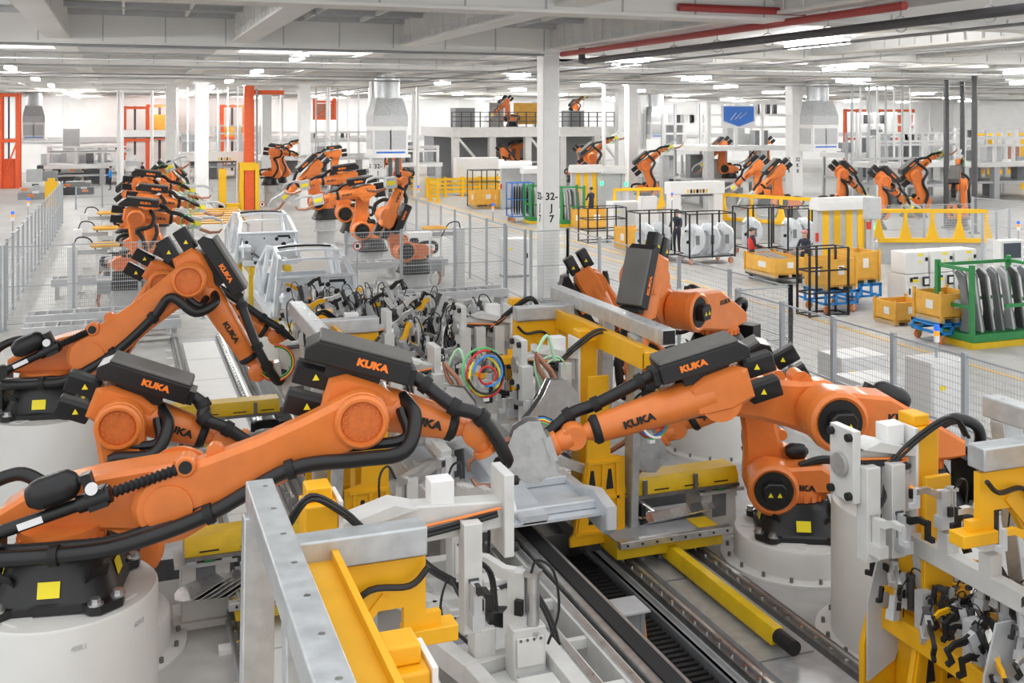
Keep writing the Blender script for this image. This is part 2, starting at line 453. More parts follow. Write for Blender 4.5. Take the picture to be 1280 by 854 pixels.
# lamps: linear fluorescent fixtures in rows
lm_body = MB().bb(-0.10, 0.10, -1.25, 1.25, 0.10, 0.16).mesh('lamp_body', 'white')
lm_glow = MB().bb(-0.11, 0.11, -1.2, 1.2, -0.02, 0.10).mesh('lamp_glow', 'lamp_on')
lm_rod = MB().cyl((0, -0.9, 0.16), (0, -0.9, 0.8), 0.012, n=6).mesh('lamp_rod', 'light_grey')
lamp_n = 0
def lamp(x, y, z=7.15, lab=None):
    global lamp_n
    t = thing('ceiling_lamp', lab or 'long white fluorescent lamp hung under the roof trusses', 'lamp', (x, y, z), 0, 'lamps under the roof')
    link('lamp_housing', lm_body, t); link('lamp_diffuser', lm_glow, t); link('hanger_rod', lm_rod, t); link('hanger_rod', lm_rod, t, loc=(0, 1.8, 0))
ROWN = {-26: 'over the far left floor', -15: 'over the pallet area', -4.0: 'over the left wire fence', 5.1: 'over the welding line', 16.5: 'over the yellow aisle line', 25.5: 'over the parts racks', 34.5: 'beside the K column line', 46: 'just past the K column line', 60: 'well past the K column line', 76: 'second row from the right wall, added to brighten that side', 92: 'next to the right wall, added to brighten it'}  # the two outermost rows are added to brighten the dark right side
BAYN = {22.5: 'before the J7 girder', 33: 'first bay past the J7 girder', 44: 'before the J8 girder', 56: 'first bay past the J8 girder', 68: 'before the mezzanine girder', 82: 'over the mezzanine depth', 97: 'last bay before the rear wall'}
for x in (-26, -15, -4.0, 5.1, 16.5, 25.5, 34.5, 46, 60, 76, 92):
    for y in (22.5, 33, 44, 56, 68, 82, 97):
        if y == 22.5 and -3 < x < 12: continue
        lamp(x, y, 7.2, 'white fluorescent lamp %s, %s' % (ROWN[x], BAYN[y]))
for x in range(-52, 100, 8): lamp(x, 107.5, 7.2, 'white lamp added to brighten the rear wall')  # extra row, added to wash the rear wall with light
# red sprinkler pipe and black pipe under the truss by column J7
def pipe(name, label, pts, r, m, parts=()):
    o = MB().tube(pts, r, 10).build(name, m); tag(o, label, 'pipe'); return o
pipe('sprinkler_pipe', 'long dark red sprinkler pipe running under the roof from the J7 column', [(12.0, 28.4, 7.22), (12.0, 14.0, 7.22)], 0.075, 'pipe_red')
pipe('sprinkler_pipe', 'short dark red sprinkler pipe crossing beside the roof girder', [(12.35, 17.2, 7.42), (9.6, 17.2, 7.42)], 0.075, 'pipe_red')
bk = thing('conduit_bundle', 'bundle of black pipes hung in clevis hangers below the red sprinkler pipe', 'pipe', (12.5, 28, 7.0))
for dx, dz, r in ((0, 0, 0.085), (0.17, 0.03, 0.06), (0.3, 0.02, 0.05)):
    MB().tube([(dx, 0, dz), (dx, -19, dz)], r, 10).build('pipe_run', 'dark_grey', bk)
MB().tube([(0, 0.1, 0.55), (0, 0.1, 0.0), (0, -0.2, 0)], 0.10, 10).build('pipe_elbow', 'dark_grey', bk)
hg = MB().torus((0.1, 0, 0), (0, 1, 0), 0.14, 0.012, 16, 5).cyl((0.1, 0, 0.14), (0.1, 0, 0.6), 0.012, n=6).mesh('hanger', 'light_grey')
for k in range(9): link('hanger', hg, bk, loc=(0, -1.2 - k * 2.0, 0))
# thin conduits under the girder at Y 28.9
pipe('conduit', 'thin grey conduit clipped under the roof girder beside the J7 column', [(-20, 28.3, 7.18), (11.4, 28.3, 7.18)], 0.035, 'grey')
pipe('conduit', 'thin grey conduit under the second roof girder behind the J7 column', [(-20, 39.7, 7.18), (40, 39.7, 7.18)], 0.04, 'light_grey')
for i, (yy, zz, lab) in enumerate(((30.4, 7.1, 'just past the J7 girder'), (43.5, 7.05, 'before the J8 girder'), (35.4, 7.2, 'under the white cross duct'), (49.0, 7.1, 'under the J8 girder lamps'))):
    pipe('conduit', 'thin grey conduit crossing the hall ' + lab, [(-30, yy, zz), (60, yy, zz)], 0.03, 'grey' if i % 2 else 'light_grey')
for i, (xx, lab) in enumerate(((13.6, 'beside the black pipe bundle'), (15.9, 'next to the wide white duct'), (20.4, 'over the parts aisle'), (-7.6, 'over the left aisle'))):
    pipe('conduit', 'thin grey conduit running along the hall ' + lab, [(xx, 13, 7.15), (xx, 100, 7.15)], 0.035, 'grey')
# painted aisle lines
ln = MB().bb(17.22, 17.34, 8, 70, 0.0, 0.004); o = ln.build('aisle_line', 'bright_yellow', bpy.data.objects['floor'])
MB().bb(18.3, 18.42, 33, 70, 0.0, 0.004).build('aisle_line', 'bright_yellow', bpy.data.objects['floor'])
MB().bb(-6.1, -5.98, 20, 60, 0.0, 0.004).build('aisle_line', 'bright_yellow', bpy.data.objects['floor'])
# ================================================================== ROBOTS
def solve(px, bx, by, az, zb):
    """pixel -> (forward, up) in the upright plane of the arm, shifted sideways by off"""
    out = []
    for u, v, off in px:
        n = Vector((-math.sin(az), math.cos(az), 0)); r = ray(u, v)
        t = (n.dot(Vector((bx, by, 0))) + off - n.dot(CAMP)) / n.dot(r); p = CAMP + r * t
        out.append(((p.x - bx) * math.cos(az) + (p.y - by) * math.sin(az), p.z - zb))
    return out
def arm_outline(a, b, ra, rb, waist=0.82, n=9, hump=None):
    """outline of a casting that wraps a circle at a and one at b, drawn in slightly between them"""
    a, b = Vector(a), Vector(b); d = (b - a).normalized(); s = Vector((-d.y, d.x)); out = []
    ang0 = math.atan2(d.y, d.x)
    for k in range(n):
        t = math.pi / 2 + math.pi * k / (n - 1); out.append(a + Vector((math.cos(ang0 + t), math.sin(ang0 + t))) * ra)
    L = (b - a).length; rm = (ra + rb) / 2 * waist
    for f in (0.25, 0.5, 0.75):
        out.append(a + d * (L * f) - s * ((ra * (1 - f) + rb * f) * (1 - (1 - waist) * math.sin(math.pi * f))))
    for k in range(n):
        t = -math.pi / 2 + math.pi * k / (n - 1); out.append(b + Vector((math.cos(ang0 + t), math.sin(ang0 + t))) * rb)
    for f in (0.75, 0.5, 0.25):
        w = (ra * (1 - f) + rb * f) * (1 - (1 - waist) * math.sin(math.pi * f))
        out.append(a + d * (L * f) + s * w)
    return [(p.x, p.y) for p in out]
EX, EY, EZ = Vector((1, 0, 0)), Vector((0, 1, 0)), Vector((0, 0, 1))
tri_me = None
def robot(label, loc, az, a2, a3, w, k=1.0, ktype=False, detail=2, tool=None, wdir=None, name='welding_robot', group='orange welding robots', box=True, text=True, lid='box_lid', hose=True, boxoff=0.06):
    global tri_me
    if tri_me is None:
        tri_me = MB().prism([(-0.03, -0.025), (0.03, -0.025), (0, 0.03)], (0, 0, 0), EX, EZ, 0.006).mesh('warning_triangle', 'sticker')
    fine = detail >= 2
    ka, k = k, k * 1.16          # the base casting is a size larger than the arm
    org = 'orange' if detail >= 1 else 'far_orange'
    R = thing(name, label, 'robot', loc, az, group)
    r2, z2 = a2; r3, z3 = a3; r4, z4 = w
    A2, A3, W = Vector((r2, 0, z2)), Vector((r3, 0, z3)), Vector((r4, 0, z4))
    # ---- base casting
    b = MB()
    def ring(r, z, sq, n=32):
        vs = []
        for i in range(n):
            a = 2 * math.pi * (i + 0.5) / n; q = r / max(abs(math.cos(a)), abs(math.sin(a)))
            q = min(q, r * 1.22); rr = r * (1 - sq) + q * sq; vs.append(Vector((rr * math.cos(a), rr * math.sin(a), z)))
        return vs
    prof = [(0.44, 0.0, 1), (0.44, 0.05, 1), (0.41, 0.07, 1), (0.35, 0.30, 0.35), (0.33, 0.36, 0), (0.30, 0.37, 0)]
    n = 32; vs = []
    for rr, zz, sq in prof: vs += ring(rr * k, zz * k, sq, n)
    fs = [(q * n + i, q * n + (i + 1) % n, (q + 1) * n + (i + 1) % n, (q + 1) * n + i) for q in range(len(prof) - 1) for i in range(n)]
    fs += [tuple(range(n - 1, -1, -1)), tuple(range((len(prof) - 1) * n, len(prof) * n))]
    b.add(vs, fs)
    bo = b.build('base_casting', 'black_cast', R)
    if fine:
        ft = MB().prism([(-0.16, -0.09), (0.16, -0.09), (0.16, 0.03), (0.10, 0.09), (-0.10, 0.09), (-0.16, 0.03)], (0, 0, 0.03 * k), EX, EY, 0.06 * k).mesh('foot', 'black_cast')
        bt = MB().cyl((0, 0, 0), (0, 0, 0.045 * k), 0.036 * k, n=6).cyl((0, 0, 0), (0, 0, 0.012 * k), 0.055 * k, n=12).mesh('bolt', 'steel')
        wn = MB().box((0, 0, 0), (0.17 * k, 0.012, 0.13 * k)).mesh('opening_shade', 'ink')  # dark boxes paint the shade inside the casting windows
        for q in range(4):
            a = math.pi / 4 + q * math.pi / 2; d = Vector((math.cos(a), math.sin(a), 0))
            link('foot', ft, bo, loc=d * 0.53 * k, rot=(0, 0, a - math.pi / 2))
            for s in (-0.09, 0.09): link('bolt', bt, bo, loc=d * 0.55 * k + Vector((-d.y, d.x, 0)) * s * k + Vector((0, 0, 0.06 * k)))
            a2_ = q * math.pi / 2 + 0.42
            for e in (-0.42, 0.42):
                pass
            a3_ = math.pi / 4 + q * math.pi / 2
            o = link('opening_shade', wn, bo, loc=Vector((math.cos(a3_), math.sin(a3_), 0)) * 0.432 * k + Vector((0, 0, 0.205 * k)))
            o.rotation_euler = (math.radians(-24), 0, a3_ - math.pi / 2 + math.pi); o.rotation_mode = 'XYZ'
            o.rotation_euler = (math.radians(24), 0, a3_ + math.pi / 2)
        st = MB().box((0, 0, 0), (0.15 * k, 0.006, 0.11 * k)).mesh('safety_sticker', 'sticker')
        for a in (-math.pi / 2, math.pi, 0, math.pi / 2):
            o = link('safety_sticker', st, bo, loc=(math.cos(a) * 0.397 * k, math.sin(a) * 0.397 * k, 0.16 * k)); o.rotation_euler = (math.radians(-15), 0, a + math.pi / 2)
        # connection box at the rear
        MB().box((-0.60 * k, 0.12 * k, 0.22 * k), (0.26 * k, 0.44 * k, 0.40 * k)).build('connection_box', 'black', R, bev=0.012)
    # ---- turntable
    c0 = 0.36 * k
    k = ka
    t = MB().cyl((0, 0, c0), (0, 0, c0 + 0.15 * k), 0.34 * k, n=32)
    to = t.build('turntable_ring', org, R)
    if fine:
        th = MB().box((0, 0, 0), (0.04 * k, 0.05 * k, 0.07 * k)).mesh('lug', org)
        for q in range(22):
            a = 2 * math.pi * q / 22; link('lug', th, to, loc=(0.34 * k * math.cos(a), 0.34 * k * math.sin(a), c0 + 0.05 * k), rot=(0, 0, a))
    # ---- carousel: casting from the turntable out to axis 2, left of the link arm
    ra = 0.30 * k
    top = [(-0.50 * k, c0 + 0.30 * k), (-0.50 * k, c0 + 0.14 * k), (-0.30 * k, c0 + 0.11 * k), (0.25 * k, c0 + 0.10 * k)]
    ang = [(-100 + q * 26) for q in range(9)]
    out = top + [(r2 + ra * math.cos(math.radians(a)), z2 + ra * math.sin(math.radians(a))) for a in ang] + [(r2 * 0.35, max(z2 + ra * 0.75, c0 + 0.42 * k)), (-0.25 * k, c0 + 0.45 * k)]
    MB().prism(out, (0, 0.10 * k, 0), EX, EZ, 0.42 * k, bev=0.035 * k).build('carousel', org, R)
    MB().lathe((r2, 0.28 * k, z2), EY, [(0.235 * k, 0.05 * k), (0.24 * k, 0.10 * k), (0.27 * k, 0.12 * k), (0.31 * k, 0.09 * k), (0.32 * k, 0.0)], 28).build('shoulder_ring', org, R)
    MB().cyl((r2, 0.33 * k, z2), (r2, 0.385 * k, z2), 0.235 * k, n=24).build('recess_shade', 'ink', R)  # plain dark disc, painted as the shade within the motor cavity
    mo = MB().prism([(-0.11 * k, -0.11 * k), (0.11 * k, -0.11 * k), (0.14 * k, -0.05 * k), (0.14 * k, 0.08 * k), (0.08 * k, 0.13 * k), (-0.09 * k, 0.13 * k), (-0.14 * k, 0.06 * k)], (r2, 0.44 * k, z2), EX, EZ, 0.16 * k, bev=0.015).build('axis_motor', 'black', R)
    if fine:
        link('warning_triangle', tri_me, mo, loc=(r2 - 0.05 * k, 0.525 * k, z2)); link('warning_triangle', tri_me, mo, loc=(r2 + 0.06 * k, 0.525 * k, z2))
        if text: lettering('lettering', 'KUKA', 0.10 * k, 'ink', R, (r2 * 0.35 - 0.12 * k, 0.316 * k, z2 + 0.02 * k), (-1, 0, 0.05), (0, 0, 1), 0.003, 0.004, 1.25)
    # ---- link arm, on the right of the carousel
    yl = -0.24 * k
    lo = arm_outline((r2, z2), (r3, z3), 0.31 * k, 0.245 * k, 0.80)
    MB().prism(lo, (0, yl, 0), EX, EZ, 0.24 * k, bev=0.05 * k).build('link_arm', org, R)
    MB().lathe((r3, yl - 0.09 * k, z3), -EY, [(0.235 * k, 0), (0.235 * k, 0.06 * k), (0.21 * k, 0.085 * k), (0.185 * k, 0.085 * k), (0.175 * k, 0.045 * k), (0.0, 0.045 * k)], 28).build('elbow_ring', org, R)
    cv = MB().cyl((r3, yl - 0.135 * k, z3), (r3, yl - 0.142 * k, z3), 0.172 * k, n=24).build('bearing_cover', 'orange_dark', R)
    if fine:
        bm_ = MB().cyl((0, 0, 0), (0, -0.016 * k, 0), 0.014 * k, n=6).mesh('cap_screw', 'orange_dark')
        for q in range(16):
            a = 2 * math.pi * q / 16; link('cap_screw', bm_, cv, loc=(r3 + 0.145 * k * math.cos(a), yl - 0.14 * k, z3 + 0.145 * k * math.sin(a)))
    MB().cyl((r2, yl - 0.10 * k, z2), (r2, yl - 0.135 * k, z2), 0.20 * k, n=24).build('shoulder_cover', org, R)
    d = (A3 - A2).normalized(); sd = Vector((-d.z, 0, d.x))
    lug = A2 + sd * 0.27 * k + d * 0.26 * k
    MB().lathe((lug.x, yl - 0.05 * k, lug.z), -EY, [(0.085 * k, -0.1 * k), (0.09 * k, 0.08 * k), (0.075 * k, 0.095 * k)], 16).bar((A2.x, yl, A2.z), (lug.x, yl, lug.z), 0.16 * k, 0.22 * k, up=EX).build('pivot_lug', org, R)
    MB().cyl((lug.x, yl - 0.14 * k, lug.z), (lug.x, yl - 0.155 * k, lug.z), 0.055 * k, n=16).build('pin_cover', 'black', R)
    lug2 = A2 + sd * 0.26 * k + d * 0.50 * k
    if fine:
        MB().lathe((lug2.x, yl + 0.02, lug2.z), EY, [(0.07 * k, -0.05 * k), (0.07 * k, 0.05 * k)], 14).bar((lug2 - sd * 0.12 * k).to_tuple()[:1] + (yl,) + (lug2 - sd * 0.12 * k).to_tuple()[2:], (lug2.x, yl, lug2.z), 0.08 * k, 0.16 * k, up=EX).build('lifting_eye', org, R)
    # ---- forearm
    f = (W - A3).normalized(); nrm = Vector((-f.z, 0, f.x))      # nrm: upper side of the forearm
    yf = 0.06 * k
    off = nrm * 0.06 * k
    C3 = A3 + Vector((0, yf, 0)) + off
    L = (W - A3).length
    fa = MB()
    fa.cyl(A3 + EY * (-0.13 * k), A3 + EY * (0.225 * k), 0.225 * k, n=28)
    fa.build('elbow_housing', org, R)
    h = MB()
    hp = [(-0.36, -0.14), (-0.10, -0.21), (0.16, -0.19), (0.30, -0.14), (0.30, 0.14), (0.10, 0.22), (-0.22, 0.24), (-0.36, 0.16)]
    h.prism([(x * k, y * k) for x, y in hp], C3, f, nrm, 0.36 * k, bev=0.05 * k)
    h.build('arm_housing', org, R)
    end = L - 0.22 * k
    tb = MB().lathe(C3, f, [(0.19 * k, 0.05 * k), (0.195 * k, 0.30 * k), (0.165 * k, 0.5 * k + (end - 0.5 * k) * 0.4), (0.14 * k, end - 0.04 * k), (0.13 * k, end)], 24)
    tb.build('forearm_tube', org, R)
    MB().lathe(C3 + f * (end - 0.06 * k), f, [(0.145 * k, 0), (0.150 * k, 0.02 * k), (0.150 * k, 0.06 * k), (0.12 * k, 0.09 * k)], 24).build('forearm_band', 'rubber', R)
    if text and detail >= 1:
        ez = 0.172 * k
        tl = end * 0.66; rr = 0.19 * k - (0.19 - 0.14) * k * (tl / end) * 0.9
        lettering('lettering', 'KUKA', 0.10 * k, 'ink', R, C3 + f * tl - EY * (rr + 0.012 * k), f, nrm, 0.008, 0.004, 1.25)
        lettering('lettering', 'KUKA', 0.10 * k, 'ink', R, C3 + f * tl + EY * (rr + 0.012 * k), -f, nrm, 0.008, 0.004, 1.25)
    # ---- wrist
    W2 = W + Vector((0, yf, 0)) + off
    wd = Vector((wdir[0], wdir[2] if len(wdir) > 2 else 0, wdir[1])).normalized() if wdir else (f * 0.4 - nrm * 0.9).normalized()
    wr = MB().lathe(W2 - f * 0.26 * k, f, [(0.11 * k, 0.0), (0.10 * k, 0.08 * k), (0.075 * k, 0.14 * k), (0.07 * k, 0.2 * k)], 18)
    wr.build('wrist_neck', org, R)
    MB().lathe(W2 - EY * 0.12 * k, EY, [(0.09 * k, 0), (0.135 * k, 0.03 * k), (0.135 * k, 0.17 * k), (0.12 * k, 0.20 * k)], 22).build('wrist_housing', org, R)
    fl = MB().lathe(W2 + wd * 0.03 * k, wd, [(0.10 * k, 0), (0.11 * k, 0.08 * k), (0.095 * k, 0.14 * k), (0.125 * k, 0.15 * k), (0.125 * k, 0.20 * k), (0.08 * k, 0.22 * k)], 22)
    fl.build('wrist_flange', org, R)
    # ---- wrist motors behind the elbow
    for s in (-1, 1):
        p = C3 - f * 0.50 * k + nrm * (0.135 * s * k)
        mx = Matrix((f, EY, nrm)).transposed()
        m = MB().prism([(-0.085 * k, -0.10 * k), (0.085 * k, -0.10 * k), (0.10 * k, -0.06 * k), (0.10 * k, 0.07 * k), (0.07 * k, 0.10 * k), (-0.07 * k, 0.10 * k), (-0.10 * k, 0.06 * k)], p, EY, nrm, 0.34 * k, bev=0.012).build('wrist_motor', 'black', R)
        if fine:
            for e in (-1, 1):
                o = link('warning_triangle', tri_me, m, loc=p + EY * (0.103 * k * e) + f * 0.03 * k)
    # ---- supply box on the forearm
    if box:
        bl, bw, bh = 0.96 * k, 0.44 * k, 0.19 * k
        bc = C3 + nrm * 0.40 * k + f * boxoff * k
        bx = MB()
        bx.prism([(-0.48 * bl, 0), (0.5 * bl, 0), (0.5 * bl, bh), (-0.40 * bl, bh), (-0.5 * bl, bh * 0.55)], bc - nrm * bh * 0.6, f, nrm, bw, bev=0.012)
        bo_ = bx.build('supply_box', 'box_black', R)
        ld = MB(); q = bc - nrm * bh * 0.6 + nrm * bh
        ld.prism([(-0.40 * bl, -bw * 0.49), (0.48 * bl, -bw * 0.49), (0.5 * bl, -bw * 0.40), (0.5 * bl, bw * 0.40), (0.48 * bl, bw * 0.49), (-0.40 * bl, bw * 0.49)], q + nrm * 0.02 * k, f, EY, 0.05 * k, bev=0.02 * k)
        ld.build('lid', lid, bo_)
        if detail >= 1:
            for s in (-1, 1):
                lettering('lettering', 'KUKA', 0.085 * k, 'orange_text', bo_, bc + f * 0.14 * bl - nrm * bh * 0.08 + EY * (s * (bw / 2 + 0.004)), f * (-s), nrm, 0.003, 0.005, 1.25)
        if fine:
            MB().box(bc + f * (0.5 * bl + 0.03 * k) - nrm * 0.05 * k, (0.07 * k, 0.3 * k, 0.14 * k), mtx=Matrix((f, EY, nrm)).transposed()).build('hose_bracket', 'black', bo_)
            MB().box(bc - nrm * (bh * 0.6 + 0.06 * k), (0.5 * k, 0.2 * k, 0.12 * k), mtx=Matrix((f, EY, nrm)).transposed()).build('box_mount', 'black', bo_)
    # ---- hoses
    if hose:
        hr = 0.064 * k
        yo = yl - 0.20 * k
        e1 = A3 - d * 0.28 * k - sd * 0.12 * k
        path = [(-0.55 * k, -0.20 * k, c0 + 0.02 * k), (-0.42 * k, -0.42 * k, c0 + 0.04 * k), (0.05 * k, yo - 0.05 * k, c0 + 0.06 * k), (r2 * 0.62, yo - 0.04 * k, c0 + 0.10 * k),
                (A2 + d * 0.30 * k - sd * 0.16 * k).to_tuple()[:1] + (yo,) + (A2 + d * 0.30 * k - sd * 0.16 * k).to_tuple()[2:],
                (A2 + d * ((A3 - A2).length * 0.6) - sd * 0.10 * k).to_tuple()[:1] + (yo,) + (A2 + d * ((A3 - A2).length * 0.6) - sd * 0.10 * k).to_tuple()[2:]]
        q1 = A3 - nrm * 0.30 * k + f * 0.06 * k; q2 = A3 + f * 0.42 * k - nrm * 0.14 * k; q3 = A3 + f * 0.46 * k + nrm * 0.12 * k
        path += [(q1.x, yo, q1.z), (q2.x, yo, q2.z), (q3.x, yl - 0.02 * k, q3.z), (q3.x - 0.1 * k * f.x, 0.0, q3.z + 0.12 * k)]
        nsp = 6 if detail >= 2 else 3
        MB().tube(spline(path, nsp), hr, 10 if fine else 6).build('supply_hose', 'hose', R)
        if fine:
            p2 = [(p[0] + (0.02 if i else 0), p[1] + 0.13 * k, p[2] + (0.02 + 0.06 * (i > 3)) * k) for i, p in enumerate(path[:8])]
            MB().tube(spline(p2 + [(q3.x - 0.12 * k, yl + 0.1 * k, q3.z + 0.05 * k)], nsp), hr * 0.75, 8).build('supply_hose', 'hose', R)
            for i in (2, 4, 5):
                p = Vector(path[i]); dd = (Vector(path[i + 1]) - Vector(path[i - 1])).normalized()
                MB().cyl(p - dd * 0.035 * k, p + dd * 0.035 * k, hr * 1.35, n=12).box(p + EY * 0.08 * k, (0.07 * k, 0.14 * k, 0.05 * k)).build('hose_clamp', 'rubber', R)
        # from the box forward to the wrist
        if box:
            s0 = bc + f * (0.5 * bl + 0.02) - nrm * 0.04 * k
            hp_ = [s0 - EY * 0.05, s0 + f * 0.16 * k - nrm * 0.05 * k - EY * 0.08 * k, C3 + f * (end * 0.92) + nrm * 0.20 * k - EY * 0.16 * k, W2 + nrm * 0.17 * k - EY * 0.17 * k - f * 0.02 * k, W2 + wd * 0.20 * k + f * 0.18 * k - EY * 0.12 * k, W2 + wd * 0.34 * k + f * 0.06 * k]
            MB().tube(spline(hp_, nsp), hr, 10 if fine else 6).build('wrist_hose', 'hose', R)
            if fine:
                for i in (1, 2, 3):
                    p = hp_[i]; dd = (hp_[i + 1] - hp_[i - 1]).normalized()
                    MB().cyl(p - dd * 0.04 * k, p + dd * 0.04 * k, hr * 1.3, n=12).build('hose_clamp', 'rubber', R)
    # ---- counterbalance on the right side of the carousel
    if ktype:
        yc = yl - 0.12 * k
        p0 = Vector((-0.50 * k, yc, c0 + 0.20 * k)); p1 = Vector((lug.x, yc, lug.z)); dd = (p1 - p0).normalized(); Lc = (p1 - p0).length; up = Vector((-dd.z, 0, dd.x))
        cb = MB().cyl(p0 + EY * 0.06 * k, p0 - EY * 0.06 * k, 0.095 * k, n=18).cyl(p0, p0 + dd * Lc * 0.55, 0.055 * k, n=14)
        cbo = cb.build('counterbalance', 'black', R)
        MB().box(p0 + dd * Lc * 0.55, (0.16 * k, 0.13 * k, 0.16 * k), mtx=Matrix((dd, EY, up)).transposed()).cyl(p0 + dd * (Lc * 0.55 - 0.16 * k) , p0 + dd * (Lc * 0.55 + 0.11 * k), 0.075 * k, n=14).build('valve_block', 'black', cbo)
        bel = []
        for q in range(25): bel.append((0.052 * k if q % 2 else 0.034 * k, q / 24 * (Lc * 0.40 - 0.12 * k)))
        MB().lathe(p0 + dd * (Lc * 0.58 + 0.08 * k), dd, bel, 14).build('bellows', 'rubber', cbo)
        ac = p0 + dd * Lc * 0.36 + up * 0.19 * k
        MB().lathe(ac - dd * 0.22 * k, dd, [(0.02 * k, 0), (0.08 * k, 0.02 * k), (0.12 * k, 0.08 * k), (0.13 * k, 0.14 * k), (0.13 * k, 0.30 * k), (0.12 * k, 0.37 * k), (0.08 * k, 0.42 * k), (0.04 * k, 0.44 * k), (0.04 * k, 0.5 * k)], 20).build('accumulator', 'black', cbo)
        MB().box(ac + dd * 0.28 * k - up * 0.06 * k, (0.08 * k, 0.1 * k, 0.2 * k), mtx=Matrix((dd, EY, up)).transposed()).build('valve_block', 'black', cbo)
        g = p0 + dd * Lc * 0.55 + up * 0.11 * k - EY * 0.07 * k
        MB().cyl(g, g - EY * 0.03 * k, 0.05 * k, n=16).build('pressure_gauge', 'tag_white', cbo)
        MB().box(p0 + dd * Lc * 0.22 - EY * 0.055 * k, (0.2 * k, 0.008, 0.055 * k), mtx=Matrix((dd, EY, up)).transposed()).build('rating_label', 'tag_white', cbo)
        # big return hose loop behind
        MB().tube(spline([(-0.55 * k, -0.2 * k, c0), (-0.78 * k, 0.0, c0 + 0.12 * k), (-0.70 * k, 0.16 * k, c0 + 0.40 * k), (-0.42 * k, 0.22 * k, c0 + 0.52 * k), (-0.18 * k, 0.2 * k, c0 + 0.42 * k)], 6), 0.06 * k, 10).build('supply_hose', 'hose', R)
    elif hose and detail >= 1:
        MB().tube(spline([(-0.30 * k, 0.1 * k, c0 + 0.2 * k), (-0.62 * k, 0.12 * k, c0 + 0.2 * k), (-0.62 * k, 0.14 * k, c0 + 0.44 * k), (-0.30 * k, 0.16 * k, c0 + 0.50 * k), (0.0, 0.2 * k, c0 + 0.42 * k)], 5), 0.055 * k, 8).build('supply_hose', 'hose', R)
        MB().lathe((-0.16 * k, -0.10 * k, c0 + 0.52 * k), EX, [(0.03 * k, 0), (0.09 * k, 0.05 * k), (0.10 * k, 0.1 * k), (0.10 * k, 0.22 * k), (0.06 * k, 0.28 * k)], 14).build('accumulator', 'black', R)
    if tool: tool(R, W2 + wd * 0.22 * k, wd, f, nrm, k)
    return R
# ---- end tools
def spot_gun(R, p, wd, f, nrm, k):
    """servo spot welding gun: grey heart-shaped side plates, transformer, copper arms"""
    s = EY; fw = wd; up = s.cross(fw).normalized()
    g = MB().box(p + fw * 0.05 * k, (0.08 * k, 0.26 * k, 0.26 * k), mtx=Matrix((fw, s, up)).transposed()).build('tool_mount', 'steel', R)
    poly = [(0.0, -0.30), (0.12, -0.34), (0.28, -0.30), (0.40, -0.16), (0.44, 0.05), (0.36, 0.22), (0.24, 0.30), (0.10, 0.26), (0.0, 0.30), (-0.02, 0.1)]
    poly = [(x * k, y * k) for x, y in poly]
    for e in (-1, 1):
        MB().prism(poly, p + fw * 0.06 * k + s * (e * 0.09 * k), fw, up, 0.02 * k).build('gun_plate', 'steel', R)
    MB().box(p + fw * 0.22 * k, (0.24 * k, 0.15 * k, 0.28 * k), mtx=Matrix((fw, s, up)).transposed()).build('transformer', 'dark_grey', R)
    for e in (-1, 1):
        q = p + fw * 0.40 * k + up * (0.20 * e * k)
        MB().tube([q, q + fw * 0.30 * k, q + fw * 0.48 * k - up * (0.08 * e * k), q + fw * 0.5 * k - up * (0.16 * e * k)], [0.035 * k, 0.03 * k, 0.025 * k, 0.018 * k], 8).build('electrode_arm', 'copper', R)
    for j, m in enumerate(('green_wire', 'red', 'yellow_wire', 'blue_wire', 'hose')):
        o = 0.02 * j * k; r = (0.16 + 0.012 * j) * k; c = p + fw * 0.1 * k - up * 0.05 * k + s * (-0.16 * k - 0.016 * j * k)
        MB().tube([c + fw * (r * math.cos(a)) + up * (r * math.sin(a)) for a in [t * 0.42 for t in range(14)]], 0.011 * k, 6).build('cable', m, R)
def gripper(R, p, wd, f, nrm, k):
    """white material handling gripper with pads"""
    s = EY; up = s.cross(wd).normalized(); mx = Matrix((wd, s, up)).transposed()
    MB().box(p + wd * 0.06 * k, (0.10 * k, 0.22 * k, 0.22 * k), mtx=mx).build('tool_mount', 'steel', R)
    MB().prism([(x * k, y * k) for x, y in ((-0.05, -0.34), (0.10, -0.40), (0.30, -0.24), (0.34, 0.2), (0.20, 0.46), (0.05, 0.50), (-0.05, 0.36))], p + wd * 0.14 * k, wd, up, 0.05 * k, bev=0.01).build('gripper_plate', 'fixture_white', R)
    for e in (-0.3, 0.0, 0.3):
        MB().box(p + wd * 0.30 * k + up * (e * k) + s * 0.08 * k, (0.16 * k, 0.10 * k, 0.08 * k), mtx=mx).build('gripper_jaw', 'light_grey', R)
        MB().cyl(p + wd * 0.22 * k + up * (e * k) - s * 0.1 * k, p + wd * 0.4 * k + up * (e * k) - s * 0.1 * k, 0.03 * k, n=8).build('air_cylinder', 'dark_grey', R)
    for j, m in enumerate(('green_wire', 'hose', 'yellow_wire', 'red')):
        c = p + wd * 0.05 * k - up * 0.12 * k - s * (0.12 * k + 0.014 * j)
        r = (0.22 + 0.014 * j) * k
        MB().tube([c + wd * (r * math.sin(a)) - up * (r * math.cos(a)) for a in [t * 0.32 for t in range(14)]], 0.012 * k, 6).build('cable', m, R)
ped_cache = {}
